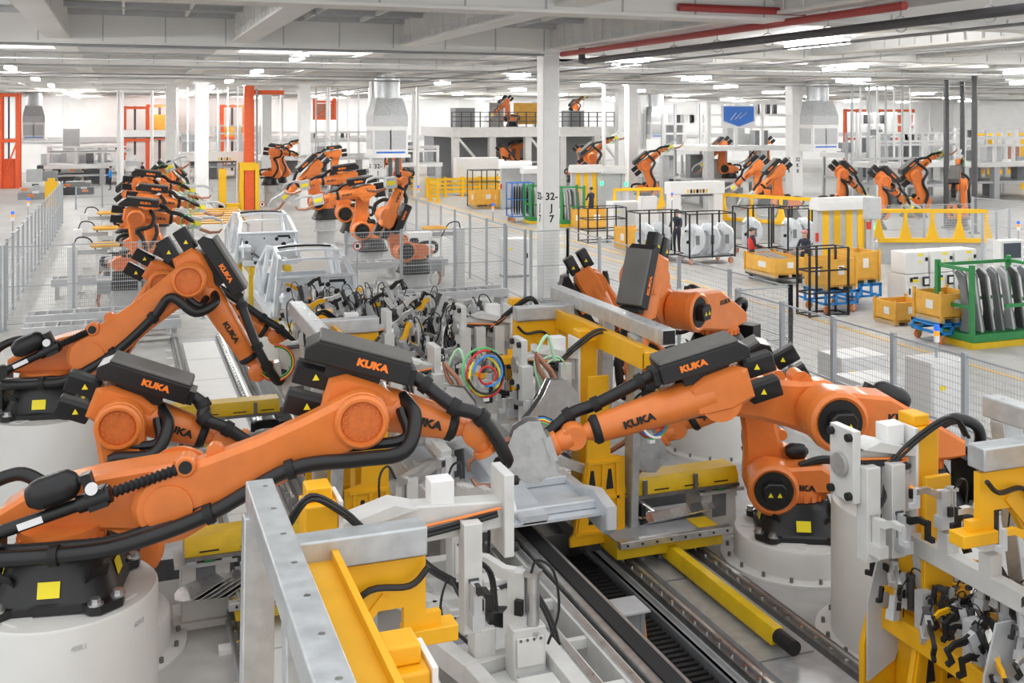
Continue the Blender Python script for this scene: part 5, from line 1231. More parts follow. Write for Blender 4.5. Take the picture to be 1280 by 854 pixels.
proto('up', 'orange robot with forearm raised to the upper right beside the yellow lift frame', (0.35, 44.0, 0.45), rad(-10), (0.4, 0.72), (0.0, 1.95), (1.0, 2.75), wdir=(1, 0.4))
MB().lathe((0, 0, -0.45), EZ, [(0.5, 0), (0.5, 0.04), (0.42, 0.06), (0.42, 0.45)], 24).build('stand', 'light_grey', POSE['up'])
proto('bend', 'orange robot bowing with forearm sloping down next to the right cross fence', (8.7, 32.6, 0.45), rad(183), (0.4, 0.72), (0.95, 1.85), (0.45, 2.95), wdir=(1, -0.1))
MB().lathe((0, 0, -0.45), EZ, [(0.5, 0), (0.5, 0.04), (0.42, 0.06), (0.42, 0.45)], 24).build('stand', 'light_grey', POSE['bend'])
proto('arch', 'orange robot with arched elbow beside the K8 column', PZ(1040, 283).to_tuple()[:2] + (0.5,), rad(-15), (0.4, 0.72), (0.45, 2.1), (1.35, 1.25), wdir=(0.7, -0.6))
MB().lathe((0, 0, -0.5), EZ, [(0.5, 0), (0.5, 0.04), (0.42, 0.06), (0.42, 0.5)], 24).build('stand', 'light_grey', POSE['arch'])
far_robot('reach', 'orange robot stretched level behind the first left fence robot', 0.5, 36.4, 0.6, -2)
far_robot('reach', 'orange robot, third in the rear left row, box tilted', 0.4, 40.2, 0.9, 4)
far_robot('arch', 'orange robot, last in the rear left row', 1.3, 47.0, 0.8, -5)
far_robot('reach', 'orange robot behind the right cross fence reaching over the second shell', 8.2, 36.6, 0.7, 178)
far_robot('reach', 'orange robot in the rear right row with raised black box', 8.3, 40.0, 1.0, 176)
far_robot('arch', 'orange robot, last in the rear right row before the J8 column', 8.0, 44.5, 1.1, 182)
def at(u, v): p = PZ(u, v); return p.x, p.y
for key, u, v, z, a, s, l in (
    ('up', 738, 262, 0.9, -5, 1.1, 'orange robot reaching up in front of the mezzanine'), ('up', 806, 266, 0.6, -15, 1.05, 'orange robot with forearm raised beside the mezzanine column'),
    ('arch', 985, 285, 0.5, 165, 1.05, 'orange robot leaning away from the K8 column, long black box'), ('arch', 958, 272, 0.6, 150, 1.0, 'orange robot leaning low beside the grey gantry foot'),
    ('arch', 1090, 300, 0.5, -15, 1.0, 'orange robot with flat black box between the two upright robots'), ('up', 1142, 284, 0.5, -15, 1.05, 'orange robot pointing steeply up past the white beam'),
    ('up', 1196, 300, 0.5, 40, 1.0, 'orange robot standing upright in front of the white wall panels'), ('arch', 912, 258, 1.6, 160, 0.95, 'orange robot inside the grey two-storey gantry'), ('arch', 966, 254, 1.7, 150, 0.9, 'orange robot at the right bay of the grey gantry'),
    ('reach', 338, 258, 1.3, -15, 0.95, 'orange robot behind the orange guard post'), ('up', 350, 252, 1.2, -15, 0.9, 'orange robot rising beside the white column behind the guard post'), ('reach', 425, 262, 1.4, 170, 0.9, 'orange robot left of the J8 air unit'),
    ('arch', 505, 250, 1.0, 160, 0.95, 'orange robot right of the J8 air unit'), ('arch', 622, 236, 0.6, -10, 1.0, 'orange robot in the shade below the mezzanine'), ('reach', 652, 228, 0.9, 170, 1.0, 'orange robot below the mezzanine beside the J7 column'), ('arch', 718, 238, 0.6, -10, 1.0, 'orange robot under the mezzanine brace'),
     ('arch', 640, 232, 4.3, 150, 0.9, 'dark orange robot up on the mezzanine deck'), ('up', 718, 222, 4.3, 20, 0.85, 'orange robot standing on the mezzanine behind the railing')):
    x, y = at(u, v); o = far_robot(key, l, x, y, z if z < 3 else 0.0, a, s)
    if z > 3: o.location.z = 4.62
# ================================================================== BACKGROUND
def box_thing(name, label, cat, loc, rz, parts, group=None):
    """parts: (name, material, (x0,x1,y0,y1,z0,z1)[, bevel])"""
    t = thing(name, label, cat, loc, rz, group)
    for p in parts: MB().bb(*p[2]).build(p[0], p[1], t, bev=p[3] if len(p) > 3 else 0.0)
    return t
# ---- mezzanine with railing
mx, my = PZ(570, 232).x, 76.0
mzz = 4.6
m0 = PY(565, 165, my).x; m1 = PY(795, 165, my).x
mz = thing('mezzanine', 'raised white steel platform with dark railing behind the J7 column', 'platform', (m0, my, 0)); W_ = m1 - m0
MB().bb(0, W_, 0, 9, mzz - 0.75, mzz).build('deck_beam', 'offwhite', mz)
for i in range(6):
    x = 0.4 + i * (W_ - 0.8) / 5
    MB().bb(x - 0.25, x + 0.25, 0.2, 0.7, 0, mzz - 0.75).build('leg', 'offwhite', mz)
    if i % 2 == 0:
        MB().bar((x + 0.2, 0.45, mzz - 0.8), (x + 1.8, 0.45, mzz - 2.6), 0.18, 0.18).build('brace', 'offwhite', mz); MB().bar((x - 0.2, 0.45, mzz - 2.8), (x + 1.8, 0.45, mzz - 2.6), 0.12, 0.12).build('brace', 'offwhite', mz)
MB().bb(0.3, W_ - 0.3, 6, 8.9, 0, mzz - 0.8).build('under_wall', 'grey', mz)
for z in (0.45, 0.8, 1.15): MB().bb(0, W_, 0.02, 0.08, mzz + z - 0.03, mzz + z + 0.03).build('rail', 'dark_grey', mz)
rp = MB().bb(-0.04, 0.04, 0.0, 0.08, mzz, mzz + 1.15).mesh('rail_post', 'dark_grey')
for i in range(int(W_ / 0.75) + 1): link('rail_post', rp, mz, loc=(i * 0.75, 0, 0))
for i, (x, w, h, m) in enumerate(((1.2, 1.6, 1.5, 'grey'), (4.0, 1.2, 1.9, 'light_grey'), (8.2, 1.8, 2.0, 'light_grey'), (10.8, 1.4, 1.3, 'grey'))):
    if x + w < W_: MB().bb(x, x + w, 3.0, 4.4, mzz, mzz + h).build('deck_cabinet', m, mz)
MB().bb(5.8, 8.0, 2.2, 2.35, mzz + 0.2, mzz + 1.9).build('deck_fence', 'bin_yellow', mz)
# ---- air units hung at columns
def air_unit(label, x, y, s=1.0):
    a = thing('air_unit', label, 'air handling unit', (x, y, 0), 0, 'white air units with duct cones')
    MB().bb(-0.85 * s, 0.85 * s, -0.8 * s, 0.8 * s, 3.55, 4.95).build('casing', 'white', a, bev=0.02)
    MB().bb(-0.95 * s, 0.95 * s, -0.9 * s, 0.9 * s, 3.45, 3.6).build('drip_tray', 'white', a)
    for sgn in (-1, 1):
        MB().bb(-0.4 * s + sgn * 0.36 * s, 0.4 * s + sgn * 0.36 * s - 0.02, -0.83 * s, -0.8 * s, 3.85, 4.75).build('grille', 'light_grey', a)
    MB().bb(-0.87 * s, -0.85 * s, -0.6 * s, 0.6 * s, 3.85, 4.75).build('grille', 'light_grey', a)
    MB().bb(-0.7 * s, 0.7 * s, -0.82 * s, -0.8 * s, 3.66, 3.74).build('blue_stripe', 'sign_blue', a)
    cone = MB()
    b = [(-0.85 * s, -0.8 * s), (0.85 * s, -0.8 * s), (0.85 * s, 0.8 * s), (-0.85 * s, 0.8 * s)]; t = [(-0.5 * s, -0.5 * s), (0.5 * s, -0.5 * s), (0.5 * s, 0.5 * s), (-0.5 * s, 0.5 * s)]
    cone.add([(p[0], p[1], 5.45) for p in b] + [(p[0] * 0.75, p[1] * 0.75, 6.3) for p in b], [(0, 1, 5, 4), (1, 2, 6, 5), (2, 3, 7, 6), (3, 0, 4, 7), (4, 5, 6, 7), (0, 3, 2, 1)])
    cone.build('duct_cone', 'galv', a)
    MB().bb(-0.85 * s, 0.85 * s, -0.8 * s, 0.8 * s, 4.95, 5.45).build('plenum', 'light_grey', a)
    MB().cyl((0, 0, 6.25), (0, 0, 7.4), 0.62 * s, n=24).build('round_duct', 'galv', a)
    return a
air_unit('white air unit with silver duct cone on the J8 column', 11.95, 50.0)
air_unit('white air unit with silver duct cone on the K8 column', 37.2, 50.6, 1.0)
p = PY(706 + 114, 150, 84); air_unit('small far white air unit behind the gantry', p.x, 84, 1.1); column(30, p.x - 1.3, 84.2, 0.6)
p = PY(43, 150, 96); air_unit('far white air unit against the rear wall', p.x, 96, 1.0)
# ---- yellow guard barriers
def barrier(label, u0, v0, n, rz, h=1.35):
    x, y = at(u0, v0); b = thing('guard_barrier', label, 'barrier', (x, y, 0), rz, 'yellow guard barriers'); w = 1.25
    for i in range(n + 1):
        MB().bb(i * w - 0.09, i * w + 0.09, -0.09, 0.09, 0, h).bb(i * w - 0.18, i * w + 0.18, -0.18, 0.18, 0, 0.03).build('post', 'bright_yellow', b)
        if i < n:
            for z in (0.35, 0.62, 0.9, 1.18): MB().bb(i * w + 0.09, (i + 1) * w - 0.09, -0.05, 0.05, z - 0.09, z + 0.09).build('rail', 'bright_yellow', b)
    return b
barrier('yellow guard barrier beside the J8 column', 487, 243, 2, 0)
barrier('long yellow guard barrier behind the floor bins', 534, 247, 5, 0.05)
barrier('short yellow guard barrier returning toward the aisle', 547, 253, 1, rad(95))
# ---- orange guard post (lift mast) with yellow base
x, y = at(311, 262)
gp = thing('lift_mast', 'tall orange lift mast with yellow guard base', 'mast', (x, y, 0))
MB().bb(-0.28, 0.28, -0.28, 0.28, 0, 7.2).build('mast', 'post_orange', gp, bev=0.02)
MB().bb(0.28, 2.0, -0.1, 0.1, 6.7, 6.95).build('top_arm', 'post_orange', gp)
MB().bb(-0.55, -0.32, -0.4, 0.4, 0, 2.5).build('guard_side', 'bright_yellow', gp); MB().bb(0.32, 0.55, -0.4, 0.4, 0, 2.5).build('guard_side', 'bright_yellow', gp); MB().bb(-0.55, 0.55, -0.42, 0.42, 2.3, 2.75).build('guard_top', 'bright_yellow', gp)
MB().bb(-1.7, -1.3, -0.4, 0.2, 0, 2.4).build('guard_post', 'bright_yellow', gp); MB().bb(-1.7, -0.5, -0.4, 0.2, 0.0, 0.4).build('guard_foot', 'bright_yellow', gp)
MB().bb(0.36, 0.46, -0.5, -0.4, 2.7, 7.0).build('chain_tube', 'grey', gp)
# ---- red and orange frames far left
def frame_tower(label, u, v, w, d, h, m, braces=True, fill=None):
    x, y = at(u, v); t = thing('frame_tower', label, 'steel frame', (x, y, 0), 0, 'tall coloured steel frames')
    for a in (0, w):
        for b in (0, d): MB().bb(a - 0.14, a + 0.14, b - 0.14, b + 0.14, 0, h).build('post', m, t)
    for z in (h * 0.5, h - 0.15):
        MB().bb(0, w, -0.12, 0.12, z - 0.12, z + 0.12).build('beam', m, t); MB().bb(0, w, d - 0.12, d + 0.12, z - 0.12, z + 0.12).build('beam', m, t)
    if braces: MB().bar((0, 0, 0.3), (w, 0, h * 0.5), 0.12, 0.12).build('brace', m, t)
    MB().bb(w * 0.4, w * 0.5, d * 0.4, d * 0.5, 0, h).build('mast', 'dark_grey', t)
    if fill: MB().bb(0.2, w - 0.2, 0.1, d - 0.1, fill[1], fill[2]).build('hoist', fill[0], t)
    return t
frame_tower('red-orange lift tower with brace beside the parked pallets', 0, 236, 1.2, 1.5, 7.2, 'post_orange', True, ('post_orange', 0.0, 2.2))
frame_tower('orange frame against the rear wall behind the white portal', 156, 218, 2.0, 1.5, 6.4, 'post_orange', False)
frame_tower('orange frame with yellow hoist against the rear wall', 185, 216, 2.4, 1.5, 6.6, 'post_orange', False, ('bin_yellow', 3.2, 5.6))
frame_tower('dark orange crane cage hung beside the orange mast', 278, 214, 2.2, 1.4, 6.6, 'post_orange', True, ('bin_yellow', 3.4, 4.4))
frame_tower('orange frame far behind the white platform', 1072, 212, 7, 2, 6.2, 'post_orange', False)
# hanging orange cage
x, y = at(395, 214)
hc = thing('hanging_cage', 'small orange cage hanging from the roof left of the J8 air unit', 'cage', (x, y, 0))
for a in (0, 1.9):
    for b in (0, 1.2): MB().bb(a - 0.1, a + 0.1, b - 0.1, b + 0.1, 5.1, 7.3).build('post', 'post_orange', hc)
for z in (5.2, 6.9): MB().bb(0, 1.9, -0.12, 0.12, z - 0.1, z + 0.1).build('beam', 'post_orange', hc); MB().bb(0, 1.9, 1.08, 1.32, z - 0.1, z + 0.1).build('beam', 'post_orange', hc)
MB().bb(0.2, 1.7, 0.3, 0.9, 5.3, 6.7).build('hoist', 'copper', hc); MB().bar((0, 0, 5.2), (1.9, 0, 6.9), 0.1, 0.1).build('brace', 'post_orange', hc)
# ---- white portal gates
def portal(label, u, v, w, h, haz=True, m='white'):
    x, y = at(u, v); t = thing('portal_gate', label, 'portal', (x, y, 0), 0, 'white portal gates')
    for a in (0, w): MB().bb(a - 0.22, a + 0.22, -0.25, 0.25, 0, h).build('post', m, t)
    MB().bb(-0.3, w + 0.3, -0.3, 0.3, h, h + 0.55).build('header', m, t, bev=0.02)
    MB().bb(0.25, w - 0.25, -0.2, -0.05, h - 0.1, h).build('door_edge', 'dark_grey', t)
    if haz:
        for a in (0.5, w - 1.3):
            for q in range(5): MB().bb(a + q * 0.16, a + q * 0.16 + 0.08, -0.32, -0.30, h + 0.05, h + 0.22).build('hazard_stripe', 'bright_yellow' if q % 2 == 0 else 'ink', t)
    for q in range(5): MB().bb(0.4, w * 0.3, 0.4, 0.9, 0.2 + q * 0.45, 0.55 + q * 0.45).build('crate', ('white', 'light_grey')[q % 2], t)
    return t
portal('white portal gate with hazard stripes left of the orange mast', 232, 262, 3.1, 2.8)
portal('white pipe portal in front of the assembly bench', 150, 232, 4.2, 3.8, False)
# ---- grey two-storey gantry with sign
def gantry(label, u, v, w, d, z1, h, sign=False, levels=2, seed=1):
    random.seed(seed); x, y = at(u, v); t = thing('machine_gantry', label, 'gantry', (x, y, 0), 0, 'grey machine gantries'); n = max(2, int(w / 1.6))
    for i in range(n + 1):
        a = i * w / n
        MB().bb(a - 0.09, a + 0.09, -0.09, 0.09, z1, h).build('post', 'white', t)
        if i % 2 == 0: MB().bb(a - 0.22, a + 0.22, -0.22, 0.22, 0, z1).build('leg', 'light_grey', t)
        MB().bb(a - 0.07, a + 0.07, d - 0.07, d + 0.07, 0, h).build('post', 'light_grey', t)
    MB().bb(-0.3, w + 0.3, -0.3, d, z1 - 0.3, z1).build('deck', 'white', t)
    for z in (z1 + 1.1, z1 + (h - z1) * 0.72, h): MB().bb(-0.1, w + 0.1, -0.08, 0.08, z - 0.07, z + 0.07).build('beam', 'white', t)
    MB().bb(-0.1, w, -0.1, d, z1 * 0.42, z1 * 0.42 + 0.15).build('lower_deck', 'light_grey', t)
    for i in range(9):
        a = random.uniform(0.2, w - 1.2); b = random.uniform(0.6, d - 0.6); z = random.choice((z1, z1, z1 * 0.42 + 0.15, 0)); ww = random.uniform(0.5, 1.3)
        MB().bb(a, a + ww, b, b + 0.6, z, z + random.uniform(0.6, 1.7)).build('machine_unit', random.choice(('light_grey', 'grey', 'white', 'mid_grey', 'offwhite')), t, bev=0.02)
    for i in range(5):
        a = random.uniform(0.5, w - 0.5); MB().bb(a - 0.12, a + 0.12, 0.3, 0.5, z1 + (h - z1) * 0.74, h).build('cable_comb', random.choice(('dark_grey', 'white')), t)
    if sign:
        s = MB().prism([(-1.0, 0.55), (1.0, 0.55), (1.0, -0.30), (0, -0.62), (-1.0, -0.30)], (1.9, -0.2, h - 0.75), EX, EZ, 0.06).build('sign_board', 'sign_blue', t)
        MB().prism([(-1.15, 0.62), (1.15, 0.62), (1.15, -0.72), (-1.15, -0.72)], (1.9, -0.15, h - 0.75), EX, EZ, 0.04).build('sign_back', 'tag_white', t)
        for q in range(3): MB().bar((1.3 + q * 0.3, -0.24, h - 1.0 + q * 0.05), (1.7 + q * 0.35, -0.24, h - 0.55), 0.02, 0.07, up=(0, 1, 0)).build('sign_swoosh', 'tag_white', s)
    return t
gantry('grey two-storey machine gantry carrying a blue chevron sign', 886, 262, 5.4, 4.0, 3.7, 6.2, True, seed=3)
gantry('grey machine gantry beside the K8 air unit', 1072, 250, 4.6, 3.5, 3.0, 5.6, seed=8)
gantry('low grey machine gantry with white beam right of the arched robots', 1098, 258, 6.5, 3.0, 2.6, 4.4, seed=11)
gantry('open grey machine frame left of the J8 column', 330, 236, 9.0, 4.0, 2.4, 4.2, seed=14)
gantry('open grey machine frame behind the white portal gate', 222, 224, 7.0, 4.0, 2.2, 4.6, seed=15)
gantry('grey machine frame beside the mezzanine', 488, 238, 3.6, 3.0, 2.0, 3.2, seed=17)
gantry('grey machine frame right of the mezzanine column', 830, 250, 3.0, 3.0, 3.2, 5.6, seed=19)
gantry('white far machine frame at the right wall', 1195, 250, 8.0, 4.0, 2.4, 4.6, seed=23)
gantry('grey assembly frame behind the bench with car body', 60, 232, 6.0, 4.0, 1.6, 3.0, seed=29)
# yellow posts with robots far right
x, y = at(1240, 238)
yp = thing('yellow_manipulator', 'yellow post manipulators far right in front of the white wall', 'manipulator', (x, y, 0))
for a in (0, 3.2):
    MB().bb(a - 0.25, a + 0.25, -0.25, 0.25, 0, 3.9).build('post', 'bright_yellow', yp); MB().bb(a - 1.6, a + 1.0, -0.15, 0.15, 1.2, 1.5).build('arm', 'bright_yellow', yp); MB().bb(a - 1.6, a + 1.0, -0.12, 0.12, 4.0, 4.2).build('arm', 'bright_yellow', yp)
    MB().bb(a - 1.4, a - 0.9, -0.3, 0.3, 1.5, 3.2).build('spindle', 'copper', yp)
# vertical black and white drop pipes
for i, (u, v, m, l) in enumerate(((1183, 285, 'dark_grey', 'thick black drop pipe from the roof beside the upright robots'), (1203, 270, 'dark_grey', 'black drop pipe behind the upright robots'), (1218, 292, 'dark_grey', 'thin black drop pipe right of the upright robots'), (497, 262, 'dark_grey', 'black drop pipe beside the J8 air unit'), (488, 258, 'dark_grey', 'second black drop pipe beside the J8 air unit'), (755, 262, 'white', 'bent white drop pipe in front of the mezzanine'), (522, 250, 'white', 'white drop pipe beside the yellow barrier'), (148, 240, 'white', 'white drop pipe behind the rear left robots'), (153, 235, 'white', 'second white drop pipe behind the rear left robots'), (190, 238, 'white', 'white drop pipe beside the orange frames'), (352, 250, 'white', 'white drop pipe left of the white column'), (411, 250, 'white', 'white drop pipe left of the J8 air unit'))):
    x, y = at(u, v); o = MB().cyl((0, 0, 0), (0, 0, 7.3), 0.13 if m == 'dark_grey' else 0.11, n=10).cyl((0, 0, 0), (0, 0, 0.06), 0.25, n=12).build('drop_pipe', m); o.location = (x, y, 0); tag(o, l, 'pipe', 'drop pipes')
# thin drop rods above the portal and machine frames
for (u, v, n, sp_, l) in ((222, 252, 8, 0.62, 'row of thin white drop rods above the white portal gate'), (395, 250, 7, 0.7, 'row of thin white drop rods beside the J8 air unit'), (1065, 262, 8, 0.6, 'row of thin white drop rods over the right machine gantry')):
    x, y = at(u, v); rw = thing('drop_rods', l, 'pipe', (x, y, 0), 0, 'rows of drop rods')
    for q in range(n): MB().bb(q * sp_ - 0.05, q * sp_ + 0.05, -0.05, 0.05, 2.9 if q % 3 else 0.0, 7.3).build('rod', 'white' if q % 2 else 'light_grey', rw)
    MB().bb(-0.1, n * sp_, -0.06, 0.06, 2.85, 3.0).build('cross_rail', 'light_grey', rw)
x, y = at(213, 262); column(20, x, y, 0.55); x, y = at(381, 262); column(21, x, y, 0.6); x, y = at(333, 236); column(22, x, y, 0.7); x, y = at(789, 262); column(23, x, y, 0.6); x, y = at(83, 222); column(24, x, y, 0.6); x, y = at(519, 236); column(25, x, y, 0.5)
# ---- white roll-door housings and striped curtain
def roll_door(label, u, v, w, h, stripes, rz=0.0):
    x, y = at(u, v); t = thing('roll_door', label, 'roll door', (x, y, 0), rz, 'white roll doors')
    for a in (0, w): MB().bb(a - 0.1, a + 0.1, -0.12, 0.12, 0, h).build('post', 'light_grey', t)
    MB().prism([(-0.28, 0), (0.28, 0), (0.28, 0.26), (0.14, 0.42), (-0.14, 0.42), (-0.28, 0.26)], (w / 2, 0, h), EY, EZ, w + 0.3, bev=0.02).build('roller_housing', 'white', t)
    cu = MB().bb(0.1, w - 0.1, -0.02, 0.02, 0.1, h).build('curtain', 'light_grey', t)
    for q in range(stripes): a = 0.15 + q * (w - 0.55) / max(1, stripes - 1); MB().bb(a, a + 0.28, -0.035, -0.02, 0.12, h).build('yellow_strip', 'bright_yellow', cu)
    MB().bb(-0.18, -0.10, -0.2, -0.12, 1.2, 1.5).build('switch_box', 'red', t); MB().bb(w + 0.1, w + 0.2, -0.2, -0.12, h - 0.7, h - 0.5).build('status_light', 'led_green', t)
    return t
roll_door('white roll door with broad yellow stripes behind the operator with pink cap', 1022, 346, 2.0, 2.25, 4)
roll_door('white roll door with yellow stripes left of the roller housing', 716, 272, 1.5, 2.4, 3)
roll_door('white roll door housing beside the striped door', 745, 270, 1.6, 2.3, 0)
roll_door('white roll door with beige curtain left of the J7 column', 628, 262, 1.6, 2.4, 0)
roll_door('white roll door housing right behind the J7 column', 655, 266, 1.5, 2.2, 0)
sp = thing('panel_box', 'grey rounded panel box on a post beside the striped roll door', 'panel', at(1090, 350) + (0,))
MB().bb(-0.3, 0.3, -0.12, 0.12, 2.0, 2.75).build('panel', 'light_grey', sp, bev=0.05); MB().bb(-0.05, 0.05, -0.05, 0.05, 0, 2.0).build('post', 'light_grey', sp); MB().bb(-0.32, -0.2, -0.2, -0.12, 1.7, 1.95).build('stop_button', 'red', sp)
# ---- yellow machine rails
def y_rail(label, u, v, L, n, rz, h=1.1, base=1.0):
    x, y = at(u, v); t = thing('guard_rail', label, 'guard rail', (x, y, 0), rz, 'yellow machine guard rails')
    MB().bb(0, L, -0.07, 0.07, base + h - 0.07, base + h + 0.07).build('top_rail', 'bright_yellow', t)
    for i in range(n + 1): MB().prism([(-0.22, 0), (0.22, 0), (0.06, h * 0.6), (0.06, h), (-0.06, h), (-0.06, h * 0.6)], (i * L / n, 0, base), EX, EZ, 0.1).build('post', 'bright_yellow', t)
    MB().bb(0, L, -0.1, 0.1, base - 0.15, base).build('bottom_rail', 'bright_yellow', t)
    MB().add([(0, 0, base), (L, 0, base), (L, 0, base + h), (0, 0, base + h)], [(0, 1, 2, 3)]).build('clear_panel', 'clear', t)
    MB().bb(0, L, 0.05, 0.5, 0.0, base - 0.15).build('skirt', 'light_grey', t)
    return t
y_rail('yellow guard rail with flared posts in front of the K8 robots', 905, 296, 5.6, 4, rad(-62), 1.0, 0.9)
y_rail('yellow guard rail with flared posts behind the white robot cabinets', 1098, 330, 3.9, 4, rad(-22), 1.0, 0.95)
y_rail('yellow guard rail beside the raised forearm robot', 768, 283, 2.6, 2, 0, 0.9, 0.9)
# clear fences around the far robots
fence('pale clear safety fence in front of the upright robots', [at(1094, 322), at(1215, 318)], 2.0, 1.8)
fence('pale safety fence far right before the white wall', [at(1216, 316), at(1290, 326)], 2.2, 2.2)
fence('low white fence in front of the assembly bench', [at(95, 262), at(190, 255)], 1.3, 1.5)
# ---- bins, carts and racks in the aisle
def bin_thing(label, x, y, w, d, h, z0, rz=0.0, fill=None):
    b = thing('stacking_bin', label, 'bin', (x, y, z0), rz, 'yellow stacking bins'); t = 0.04
    for a0, a1, b0, b1 in ((0, w, 0, t), (0, w, d - t, d), (0, t, t, d - t), (w - t, w, t, d - t)): MB().bb(a0, a1, b0, b1, 0.12, h).build('side_wall', 'bin_yellow', b)
    MB().bb(0, w, 0, d, 0.10, 0.14).build('base', 'bin_yellow', b)
    for a in (0.0, w / 2 - 0.06, w - 0.12): MB().bb(a, a + 0.12, 0, d, 0, 0.10).build('skid', 'wood', b)
    for a in (0, w):
        for c in (0, d): MB().bb(a - 0.03, a + 0.03, c - 0.03, c + 0.03, 0.05, h + 0.07).build('corner_post', 'bin_yellow', b)
    MB().bb(w * 0.4, w * 0.6, -0.008, 0.0, h * 0.5, h * 0.8).build('paper_label', 'tag_white', b); MB().bb(-0.008, 0, d * 0.3, d * 0.55, h * 0.45, h * 0.75).build('paper_label', 'tag_white', b)
    if fill:
        for q in range(4): MB().bar((0.15 + q * 0.2, 0.15, h - 0.1), (0.3 + q * 0.2, d - 0.15, h - 0.02), 0.12, 0.04).build('steel_part', 'steel', b)
    return b
wheel = MB().lathe((0, -0.03, 0), EY, [(0.04, 0), (0.10, 0), (0.11, 0.01), (0.11, 0.05), (0.10, 0.06), (0.04, 0.06)], 16).mesh('wheel', 'orange_wire')
fork = MB().bb(-0.03, 0.03, -0.05, -0.035, 0.0, 0.18).bb(-0.03, 0.03, 0.035, 0.05, 0.0, 0.18).bb(-0.05, 0.05, -0.05, 0.05, 0.16, 0.19).mesh('caster_fork', 'steel')
def casters(t, w, d):
    for a in (0.12, w - 0.12):
        for c in (0.1, d - 0.1): link('wheel', wheel, t, loc=(a, c, 0.11)); link('caster_fork', fork, t, loc=(a, c, 0.05))
def cart(label, x, y, w, d, rz=0.0, m='blue', h=0.62):
    c = thing('parts_cart', label, 'cart', (x, y, 0), rz, 'blue parts carts')
    casters(c, w, d)
    for z in (0.26, h - 0.05):
        for b0 in (0, d - 0.06): MB().bb(0, w, b0, b0 + 0.06, z - 0.03, z + 0.03).build('rail', m, c)
        for a in (0, w - 0.06): MB().bb(a, a + 0.06, 0.06, d - 0.06, z - 0.03, z + 0.03).build('rail', m, c)
    for a in (0.03, w / 3, w * 2 / 3, w - 0.03):
        for b0 in (0.03, d - 0.03): MB().bb(a - 0.03, a + 0.03, b0 - 0.03, b0 + 0.03, 0.24, h).build('post', m, c)
    MB().bar((-0.1, d / 2, 0.3), (-0.5, d / 2, 0.45), 0.05, 0.05).build('tow_bar', m, c)
    MB().bb(0, w, 0, d, h - 0.04, h).build('deck', m, c)
    return c
x, y = at(969, 357); bin_thing('low yellow bin with paper labels between the two women sorting parts', x, y, 1.15, 1.75, 0.62, 0.22, 0, True)
MBt = thing('pallet_stand', 'dark low stand carrying the yellow bin beside the operators', 'stand', (x, y, 0))
for a in (0.05, 1.0):
    for c_ in (0.1, 1.5): MB().bb(a, a + 0.1, c_, c_ + 0.1, 0, 0.16).build('leg', 'dark_grey', MBt)
MB().bb(0, 1.15, 0, 1.75, 0.16, 0.22).build('top', 'dark_grey', MBt)
x, y = at(1032, 393)
cart('blue tow cart under the yellow bin behind the empty black rack', x, y, 1.1, 1.0); bin_thing('yellow bin on the blue cart behind the empty black rack', x + 0.05, y + 0.05, 1.0, 0.9, 0.85, 0.62)
cart('blue tow cart next to the white robot cabinets', x + 1.45, y + 0.75, 1.05, 1.0); bin_thing('yellow bin on the blue cart next to the white robot cabinets', x + 1.5, y + 0.8, 0.95, 0.9, 0.9, 0.62)
x, y = at(1176, 432)
cart('blue tow cart with orange wheels in front of the white robot cabinets', x, y, 1.1, 1.0, h=0.5); bin_thing('yellow bin with paper label on the blue cart before the cabinets', x + 0.05, y + 0.05, 1.0, 0.9, 0.68, 0.5)
x, y = at(1140, 414); bin_thing('low yellow bin standing on the floor before the cabinets', x, y + 0.6, 1.0, 0.8, 0.6, 0.0)
for i, (u, v, l) in enumerate(((594, 262, 'yellow bin on the floor beside the blue carts near the mezzanine'), (622, 262, 'yellow bin right of the J7 aisle rack'), (785, 315, 'yellow bin behind the grey robot lid'), (727, 288, 'yellow bin beside the wire shelf rack'))):
    x, y = at(u, v); bin_thing(l, x, y, 1.6, 1.2, 0.9, 0.15 if i < 2 else 0.0)
    if i < 2: MB().bb(0.1, 1.5, 0.1, 1.1, -0.15, 0.0).build('pallet', 'wood', bpy.context.scene.objects[[o.name for o in COL.objects if o.get('label') == l][0]])
# wire racks with black posts
def rack(label, x, y, w, d, h, levels, m='black', parts=None, rz=0.0, wheels=False, deckm='grey'):
    r = thing('parts_rack', label, 'rack', (x, y, 0), rz, 'parts racks'); z0 = 0.24 if wheels else 0.0
    for a in (0, w / 2, w):
        for b in (0, d): MB().bb(a - 0.025, a + 0.025, b - 0.025, b + 0.025, z0, h).build('post', m, r)
    for k in range(levels):
        z = z0 + 0.05 + (h - z0 - 0.05) * k / max(1, levels - 1)
        for b in (0, d): MB().bb(0, w, b - 0.02, b + 0.02, z - 0.02, z + 0.02).build('rail', m, r)
        for a in (0, w): MB().bb(a - 0.02, a + 0.02, 0, d, z - 0.02, z + 0.02).build('rail', m, r)
    if wheels: casters(r, w, d); MB().bb(0, w, 0, d, z0, z0 + 0.05).build('deck', 'light_grey', r)
    return r
fen = [(-0.05, 0), (0.18, 0.02), (0.34, 0.22), (0.38, 0.5), (0.30, 0.72), (0.12, 0.84), (-0.1, 0.86), (-0.2, 0.7), (-0.02, 0.62), (0.1, 0.45), (0.06, 0.2)]
